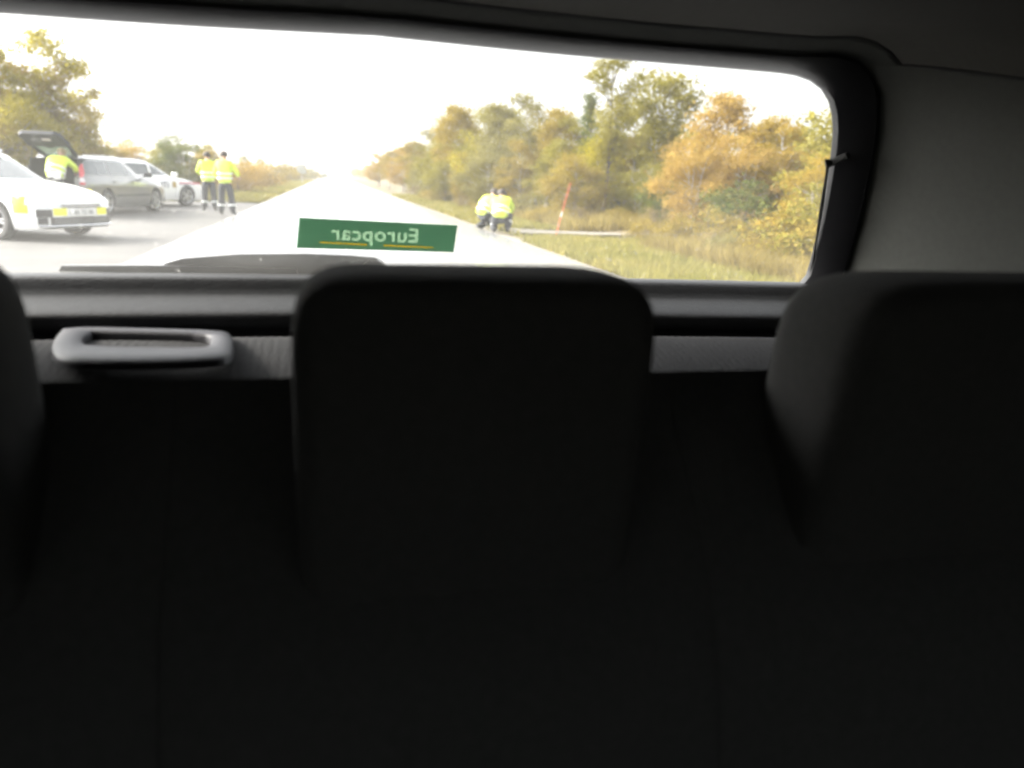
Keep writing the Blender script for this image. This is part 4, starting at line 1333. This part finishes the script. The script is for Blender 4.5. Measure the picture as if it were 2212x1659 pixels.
def tree_proto(seed, h=5.0, cr=1.3, base=0.3, clumps=26, per=170, leaf=0.06, lean=0.0, rc=0.42, shape='oval', stems=1, tr=0.07):
    rng = np.random.default_rng(seed)
    tb = MB()
    trunks = []
    for s in range(stems):
        off = rng.normal(size=2) * (0.12 if stems > 1 else 0)
        ln = lean + rng.uniform(-0.06, 0.06) + (rng.uniform(-0.15, 0.15) if stems > 1 else 0)
        l2 = rng.uniform(-0.1, 0.1)
        hh = h * (1 if s == 0 else rng.uniform(0.7, 0.95))
        pts = [(off[0] + ln * hh * t ** 1.2 + 0.05 * math.sin(5 * t + s), off[1] + l2 * hh * t + 0.05 * math.cos(4 * t + s), hh * t) for t in lin_(0, 0.97, 9)]
        trunks.append(pts)
        tb.tube(pts, [tr * (1 - 0.88 * t) for t in lin_(0, 1, 9)], 8)
    C = []
    for k in range(clumps):
        t = base + (1 - base) * (k + 0.5) / clumps
        u = (t - base) / (1 - base)
        if shape == 'oval': w = math.sin(math.pi * min(0.12 + 0.86 * u, 1)) ** 0.7
        elif shape == 'cone': w = 1.05 - u
        else: w = (0.35 + 0.65 * u) if u < 0.75 else (1.0 - (u - 0.75) * 2.6)
        w = max(w, 0.12)
        p = trunks[k % stems]
        i = min(int(t * 8), 7)
        f = t * 8 - i
        b = np.array(p[i]) * (1 - f) + np.array(p[i + 1]) * f
        th = rng.uniform(0, 2 * math.pi)
        r = cr * w * math.sqrt(rng.uniform(0.12, 1.0))
        c = b + np.array([math.cos(th) * r, math.sin(th) * r, rng.uniform(-0.05, 0.28) * r])
        st = np.array(p[max(i - 1, 0)]) * 0.5 + b * 0.5
        mid = (st + c) / 2 + np.array([0, 0, -0.04 * h * 0.3])
        tb.tube([st, mid, c], [tr * 0.32, tr * 0.2, tr * 0.07], 5, cap=False)
        C.append((c, rc * rng.uniform(0.65, 1.25)))
    L = []
    for c, r in C:
        n = int(per * (r / rc) ** 1.5)
        d = rng.normal(size=(n, 3)) * np.array([r, r, r * 0.62]) * 0.55
        L.append(c + d)
    L = np.concatenate(L)
    v, f = leaf_quads(L, leaf, rng)
    wood = mesh_data('trunk', tb.v, tb.f, True, None)
    return wood, (v, f)
PROTO = {
    'birch':  tree_proto(11, 5.0, 1.15, 0.28, 44, 210, 0.055, 0.03, 0.40, 'oval', 1, 0.07),
    'birch2': tree_proto(12, 5.0, 1.35, 0.22, 50, 210, 0.055, -0.03, 0.42, 'oval', 2, 0.06),
    'aspen':  tree_proto(13, 5.0, 1.0, 0.35, 34, 220, 0.055, 0.05, 0.42, 'top', 1, 0.075),
    'spruce': tree_proto(14, 5.0, 1.1, 0.08, 46, 150, 0.05, 0.0, 0.34, 'cone', 1, 0.07),
    'broad':  tree_proto(15, 4.0, 1.7, 0.12, 54, 230, 0.055, 0.0, 0.48, 'oval', 3, 0.055),
    'sparse': tree_proto(16, 5.6, 1.15, 0.42, 30, 210, 0.052, 0.05, 0.40, 'top', 1, 0.085),
    'bush':   tree_proto(17, 1.5, 0.85, 0.05, 26, 140, 0.042, 0.0, 0.30, 'oval', 4, 0.025),
    'bush2':  tree_proto(18, 1.3, 1.0, 0.05, 26, 120, 0.042, 0.05, 0.30, 'oval', 5, 0.022),
    'twiggy': tree_proto(19, 1.8, 0.8, 0.15, 30, 60, 0.036, 0.05, 0.30, 'top', 6, 0.02),
}
PH_ = {'birch': 5.0, 'birch2': 5.0, 'aspen': 5.0, 'spruce': 5.0, 'broad': 4.0, 'sparse': 5.6, 'bush': 1.5, 'bush2': 1.3, 'twiggy': 1.8}
LEAFCACHE = {}
def plant(kind, x, y, h, colour, label, group, name='birch_tree', wide=1.0, rz=None, cat='tree', bark='bark', z=None):
    wood, (lv, lf) = PROTO[kind]
    if (kind, colour) not in LEAFCACHE:
        LEAFCACHE[(kind, colour)] = fast_mesh('crown', lv, lf, M[colour])
    if (kind, bark) not in LEAFCACHE:
        w2 = wood.copy(); w2.materials.append(M[bark]); LEAFCACHE[(kind, bark)] = w2
    s = h / PH_[kind]
    root = empty(name, (x, y, (ground_height(x, y) if z is None else z) - 0.03), rz if rz is not None else random.Random(int(x * 97 + y * 31)).uniform(0, 6.28))
    root.scale = (s * wide, s * wide, s)
    tag(root, label, cat, group)
    link('trunk' if cat == 'tree' else 'stems', LEAFCACHE[(kind, bark)], None, root)
    link('crown', LEAFCACHE[(kind, colour)], None, root)
    return root
def at_px(px, y):
    """ground position on the column px at depth y"""
    p = on_y(px, 420, y)
    return p.x, y
def height_to(px, py, y):
    p = on_y(px, py, y)
    return p.z - ground_height(p.x, y)
def tree_at(kind, px, top, y, colour, label, name='birch_tree', wide=1.0, group='trees along the right side of the road', **k):
    x, y = at_px(px, y)
    return plant(kind, x, y, max(height_to(px, top, y), 0.5), colour, label, group, name, wide, **k)
# right side, large ones
tree_at('sparse', 1306, 118, 26.5, 'olive', 'tallest sparse tree with bare grey trunk, right of the orange pole', 'aspen_tree', 1.0, rz=0.0, bark='bark_dark')
tree_at('aspen', 1400, 152, 27.5, 'olive', 'olive yellow tree with rounded top beside the tallest tree', 'aspen_tree', 1.35, rz=1.2)
tree_at('spruce', 1272, 195, 28.5, 'green', 'narrow dark green tree just left of the tallest trunk', 'spruce_tree', 0.8, bark='bark_dark')
tree_at('birch', 1565, 195, 21.0, 'orange', 'orange leaved tree with pointed top against the sky', 'rowan_tree', 1.25)
tree_at('broad', 1500, 292, 19.5, 'orange', 'broad orange shrub tree below the pointed orange one', 'rowan_tree', 0.95)
tree_at('broad', 1610, 285, 19.0, 'orange', 'wide orange yellow tree behind the dark green shrub', 'rowan_tree', 0.9)
tree_at('birch2', 1690, 245, 19.5, 'yellow', 'yellow birch left of the window pillar', 'birch_tree', 1.25)
tree_at('birch2', 1790, 190, 16.0, 'olive', 'olive birch cut by the window pillar', 'birch_tree', 1.2)
tree_at('broad', 1760, 330, 14.0, 'yellow', 'low yellow green tree at the window pillar', 'willow_tree', 0.85)
tree_at('broad', 1870, 250, 14.5, 'olive', 'bushy olive tree hidden by the window pillar', 'willow_tree', 1.0)
tree_at('birch2', 1450, 262, 30.0, 'green', 'green tree in the gap right of the tallest tree', 'birch_tree', 1.2)
tree_at('birch2', 1345, 215, 30.0, 'olive', 'olive tree filling the gap behind the tallest trunk', 'birch_tree', 1.2)
tree_at('birch2', 1110, 232, 37.0, 'olive', 'olive tree between the two grey birches', 'birch_tree', 1.2)
tree_at('birch2', 1245, 250, 30.0, 'olive', 'olive birch left of the narrow dark tree', 'birch_tree', 1.2)
tree_at('birch', 1640, 262, 23.0, 'yellow', 'yellow tree between the orange tree and the yellow birch', 'birch_tree', 1.3)
tree_at('birch', 1350, 290, 29.0, 'ochre', 'ochre tree behind the grey boulder', 'birch_tree', 1.3)
tree_at('birch', 1215, 232, 31.0, 'ochre', 'ochre tree behind the orange pole', 'birch_tree', 1.15)
tree_at('birch2', 1150, 198, 33.0, 'grey_olive', 'grey olive birch above the crouching pair', 'birch_tree', 1.15, bark='bark')
tree_at('birch', 1092, 222, 36.0, 'grey_olive', 'grey olive tree left of the birch above the crouching pair', 'birch_tree', 1.2)
tree_at('birch2', 1040, 228, 40.0, 'olive', 'olive tree in the middle of the right-hand row', 'birch_tree', 1.2)
tree_at('birch', 1000, 225, 44.0, 'ochre', 'ochre tinted tree near the left end of the tall row', 'birch_tree', 1.25)
tree_at('aspen', 968, 245, 47.0, 'ochre', 'ochre tree where the tall row drops towards the road', 'aspen_tree', 1.5)
tree_at('birch2', 935, 278, 52.0, 'grey_olive', 'grey tree stepping down at the far end of the tall row', 'birch_tree', 1.2)
tree_at('birch', 905, 305, 60.0, 'ochre', 'small ochre tree below the step in the right-hand row', 'birch_tree', 1.4)
tree_at('birch2', 872, 318, 72.0, 'orange', 'pale orange tree beyond the step in the right-hand row', 'birch_tree', 1.4)
tree_at('birch', 842, 324, 85.0, 'ochre', 'far ochre tree before the row reaches the horizon', 'birch_tree', 1.6)
tree_at('birch2', 818, 330, 105.0, 'orange', 'last distinct orange tree before the road vanishes', 'birch_tree', 1.5)
# fillers in the second row
rt_ = random.Random(21)
fill = [(1280, 300, 27.5, 'yellow_olive'), (1200, 262, 33, 'yellow_olive'), (1075, 262, 38, 'yellow_olive'), (1420, 262, 31, 'yellow_olive'), (985, 275, 46, 'olive'), (1180, 300, 29, 'olive'), (1120, 300, 31, 'ochre'), (1060, 310, 34, 'grey_olive'), (1010, 330, 38, 'ochre'), (1240, 330, 25.5, 'ochre'), (960, 345, 43, 'olive'), (1380, 350, 25, 'olive'),
        (1440, 380, 22, 'green'), (1540, 360, 22, 'yellow'), (1650, 330, 21, 'olive'), (1720, 330, 20, 'ochre'), (1830, 300, 18, 'yellow'), (925, 350, 50, 'grey_olive'), (890, 352, 60, 'olive'), (1320, 330, 31, 'grey_olive'), (1490, 330, 27, 'olive'), (1590, 340, 25, 'green')]
where = ['in front of the tallest trunk', 'left of the ochre tree by the pole', 'right of the middle olive tree', 'under the rounded olive crown', 'beneath the ochre tinted tree', 'behind the left of the crouching pair', 'between the grey birches', 'in the middle of the right row', 'low in the far right row', 'by the orange pole', 'low at the row end', 'right of the boulder', 'below the green gap tree',
         'under the pointed orange tree', 'behind the yellow birch', 'near the window pillar', 'behind the window pillar', 'at the step of the row', 'past the step of the row', 'behind the tallest trunk', 'behind the broad orange shrub', 'behind the dark shrub']
for (px, top, y, colr), wh in zip(fill, where):
    tree_at(rt_.choice(['broad', 'birch2', 'broad']), px, top, y, colr, {'olive': 'olive', 'ochre': 'ochre', 'grey_olive': 'grey olive', 'green': 'green', 'yellow': 'yellow', 'yellow_olive': 'yellow green'}[colr] + ' understorey tree ' + wh, 'understorey_tree', 1.15, group='understorey trees on the right')
# shrubs on the right bank
sh = [('bush', 1600, 392, 16.5, 'green', 'dark green shrub in front of the orange trees', 1.3), ('bush2', 1545, 452, 15.5, 'ochre', 'ochre shrub left below the dark green shrub', 1.2),
      ('twiggy', 1420, 440, 19.0, 'brown', 'brown twiggy shrub right of the boulder', 1.3), ('bush', 1480, 470, 15.5, 'ochre', 'rounded ochre bush in the middle of the right bank', 1.3),
      ('twiggy', 1650, 455, 13.5, 'brown', 'brown twiggy shrub right below the dark green one', 1.2), ('bush2', 1700, 470, 12.5, 'ochre', 'ochre bush close to the lower window corner', 1.3),
      ('bush', 1760, 440, 12.5, 'yellow', 'yellow bush beside the lower window corner', 1.3), ('bush2', 1590, 500, 13.2, 'grey_olive', 'low grey olive bush above the green verge', 1.3),
      ('twiggy', 1540, 485, 13.8, 'brown', 'thin brown shrub above the verge', 1.2), ('bush2', 1400, 490, 17.5, 'ochre', 'low ochre bush past the side track', 1.2),
      ('twiggy', 1260, 440, 22.5, 'brown', 'brown shrub behind the orange pole', 1.4), ('bush2', 1180, 445, 24.0, 'ochre', 'ochre bush left of the orange pole', 1.5),
      ('bush', 1120, 420, 28.0, 'grey_olive', 'grey olive bush behind the crouching pair', 1.5), ('twiggy', 1000, 415, 36.0, 'brown', 'brown bush on the bank left of the crouching pair', 1.7),
      ('bush2', 950, 405, 43.0, 'ochre', 'ochre bush farther along the right bank', 1.8), ('bush', 1060, 420, 31.0, 'ochre', 'ochre bush above the left crouching person', 1.6),
      ('bush', 1800, 400, 11.5, 'olive', 'olive bush behind the window pillar', 1.3), ('bush2', 1850, 450, 10.8, 'ochre', 'ochre bush behind the lower pillar', 1.3), ('bush2', 1340, 455, 23.5, 'ochre', 'ochre bush beside the boulder', 1.4), ('bush', 900, 398, 55.0, 'brown', 'brown bush at the far right verge', 1.8)]
for kind, px, top, y, colr, lab, wd in sh:
    tree_at(kind, px, top, y, colr, lab, 'shrub', wd, group='shrubs on the right bank', cat='shrub', bark='bark_dark')
# left side
gl = 'trees behind the lay-by'
tree_at('birch2', 135, 128, 41.0, 'ochre', 'ochre leaved tree over the grey estate car', 'birch_tree', 1.2, gl)
tree_at('birch2', 85, 52, 40.0, 'yellow_olive', 'tall yellow tree above the raised tailgate', 'birch_tree', 1.1, gl)
tree_at('birch', 20, 85, 38.0, 'yellow_olive', 'leafy olive tree at the left picture edge', 'birch_tree', 1.3, gl)
tree_at('birch2', -50, 60, 39.0, 'yellow', 'yellowish tree cut by the left picture edge', 'birch_tree', 1.3, gl)
tree_at('birch2', 180, 195, 43.0, 'olive', 'thin see-through tree right of the tall yellow tree', 'aspen_tree', 1.1, gl)
tree_at('broad', 60, 215, 37.0, 'yellow_olive', 'dense low tree behind the raised tailgate', 'willow_tree', 1.1, gl)
tree_at('broad', 175, 258, 42.0, 'yellow_olive', 'olive bushy tree right of the raised tailgate', 'willow_tree', 0.9, gl)
tree_at('broad', -10, 235, 36.0, 'yellow', 'dense ochre tree over the near patrol car roof', 'willow_tree', 1.1, gl)
tree_at('broad', 405, 290, 50.0, 'green', 'round dark green bush tree left of the standing officers', 'willow_tree', 1.15, gl)
tree_at('broad', 460, 310, 54.0, 'ochre', 'ochre bush tree behind the standing officers', 'willow_tree', 1.0, gl)
tree_at('broad', 245, 300, 50.0, 'ochre', 'ochre hedge tree above the grey estate car', 'willow_tree', 1.0, gl)
tree_at('broad', 300, 298, 54.0, 'orange', 'orange hedge tree above the patrol car roof', 'willow_tree', 1.0, gl)
tree_at('broad', 345, 308, 52.0, 'olive', 'olive hedge tree left of the round green bush', 'willow_tree', 1.0, gl)
tree_at('broad', 200, 300, 47.0, 'olive', 'olive hedge tree above the red tail lamp', 'willow_tree', 1.0, gl)
gl2 = 'shrubs along the left verge'
for kind, px, top, y, colr, lab, wd in [('bush', 540, 350, 66.0, 'orange', 'orange heath shrub right of the standing officers', 1.8), ('bush2', 575, 352, 84.0, 'ochre', 'ochre heath shrub along the left verge', 2.0),
        ('bush', 605, 354, 118.0, 'brown', 'brown heath shrub midway to the sign', 2.2), ('bush2', 628, 357, 140.0, 'ochre', 'ochre heath shrub left of the sign', 2.2), ('bush', 680, 362, 200.0, 'green', 'dark heath shrub right of the sign', 2.2),
        ('twiggy', 520, 368, 54.0, 'brown', 'brown twiggy heath behind the nearer officer', 1.8), ('bush2', 560, 368, 70.0, 'brown', 'low brown heath beside the green verge', 1.9), ('bush2', 500, 350, 52.0, 'orange', 'orange shrub half hidden by the officers', 1.8)]:
    tree_at(kind, px, top, y, colr, lab, 'heath_shrub', wd, gl2, cat='shrub', bark='bark_dark')
# far wood: reads as one mass
def far_wood(name, pts, colour, label, seed):
    rng = np.random.default_rng(seed)
    V, Fc, b = [], [], 0
    for x, y, h in pts:
        lv, lf = PROTO[rng.choice(['birch2', 'broad', 'birch'])][1]
        k = rng.choice(len(lf), 900, replace=False)
        v = lv.reshape(-1, 4, 3)[k]
        c = v.mean(axis=1, keepdims=True)
        v = c + (v - c) * 2.6
        s = h / 4.6
        v = v * np.array([s * 1.4, s * 1.4, s]) + np.array([x, y, 0])
        V.append(v.reshape(-1, 3))
    V = np.concatenate(V)
    me = fast_mesh(name, V, np.arange(len(V)).reshape(-1, 4), M[colour])
    return tag(link(name, me), label, 'woodland', kind='stuff')
rf = random.Random(8)
far_wood('far_woodland', [(rf.uniform(9, 22), y + rf.uniform(-4, 4), rf.uniform(3.6, 5.2)) for y in list(range(60, 130, 5)) + list(range(130, 420, 9))], 'ochre', 'hazy autumn woodland lining the far right of the road', 1)
far_wood('woodland_behind', [(rf.uniform(13, 34), rf.uniform(16, 60), rf.uniform(2.6, 4.2)) for _ in range(46)], 'olive', 'olive woodland filling the gaps behind the right-hand trees', 2)
far_wood('far_heath_wood', [(rf.uniform(-60, -9), y + rf.uniform(-6, 6), rf.uniform(2.2, 3.6)) for y in list(range(75, 420, 6))], 'grey_olive', 'low hazy scrub on the left horizon', 3)
far_wood('wood_behind_layby', [(rf.uniform(-46, -17), rf.uniform(46, 70), rf.uniform(2.6, 4.2)) for _ in range(34)], 'ochre', 'ochre scrub behind the lay-by hedge', 4)
# grass
def grass(name, region, n, h, mat, label, seed, lean=0.35, w=0.012):
    rng = np.random.default_rng(seed)
    pts = []
    while len(pts) < n:
        x, y = region(rng)
        pts.append((x, y, ground_height(x, y) - 0.015))
    p = np.array(pts)
    hh = h * rng.uniform(0.5, 1.3, size=n)
    th = rng.uniform(0, 2 * np.pi, n)
    d = np.stack([np.cos(th), np.sin(th), np.zeros(n)], 1)
    e = np.stack([-np.sin(th), np.cos(th), np.zeros(n)], 1) * w * (1 + p[:, 1:2] * 0.05)
    top = p + d * (hh * lean * rng.uniform(0.2, 1.5, n))[:, None] + np.array([0, 0, 1]) * hh[:, None]
    v = np.stack([p - e, p + e, top], 1).reshape(-1, 3)
    me = fast_mesh(name, v, np.arange(3 * n).reshape(n, 3), mat)
    return tag(link(name, me), label, 'grass', kind='stuff')
def verge_r(r):
    y = 6.5 + 50 * r.uniform() ** 2.2
    x = 4.05 + 3.2 * r.uniform() ** 1.1
    if 17 < y < 23: x += 0.3
    if 17.8 < y < 21.4 and x > 4.4: y -= 4.2
    return x, y
def bank_r(r):
    y = 8 + 45 * r.uniform() ** 2.0
    x = 6.2 + 7.5 * r.uniform() ** 1.5
    if 15.6 < y < 20.8 and x < 13: y -= 5.6
    return x, y
def verge_l(r):
    y = 34.6 + 110 * r.uniform() ** 1.8
    return -2.9 - 3.6 * r.uniform(), y
def heath_l(r):
    y = 37 + 80 * r.uniform() ** 1.6
    return -6.3 - 12 * r.uniform(), y
grass('verge_grass', verge_r, 54000, 0.17, M['grass'], 'short green grass on the right verge', 31, 0.5)
grass('bank_grass', bank_r, 52000, 0.36, M['dry_grass'], 'tall dry grass on the right bank', 32, 0.5)
grass('left_verge_grass', verge_l, 20000, 0.16, M['grass'], 'short green grass on the left verge', 33)
grass('heath_grass', heath_l, 18000, 0.5, M['dry_grass'], 'dry heath grass left of the road', 34, 0.5)

# ------------------------------------------------------------------ haze
hz = MB().box((0, 900, 19.0), (3400, 2600, 44.0))  # volume added to fade the far road to white, in place of sky bloom
hz_o = hz.build('bloom_haze', None, smooth=False)
tag(hz_o, 'thin bright veil in the air that stands in for sky bloom over the road', 'bloom_haze', kind='stuff')
hm = bpy.data.materials.new('haze air')
hm.use_nodes = True
hm.node_tree.nodes.clear()
pvn = hm.node_tree.nodes.new('ShaderNodeVolumePrincipled')
pvn.inputs['Color'].default_value = (0.95, 0.95, 0.93, 1)
pvn.inputs['Density'].default_value = 0.0009
pvn.inputs['Anisotropy'].default_value = 0.3
ho_ = hm.node_tree.nodes.new('ShaderNodeOutputMaterial')
hm.node_tree.links.new(pvn.outputs[0], ho_.inputs['Volume'])
hz_o.data.materials.append(hm)
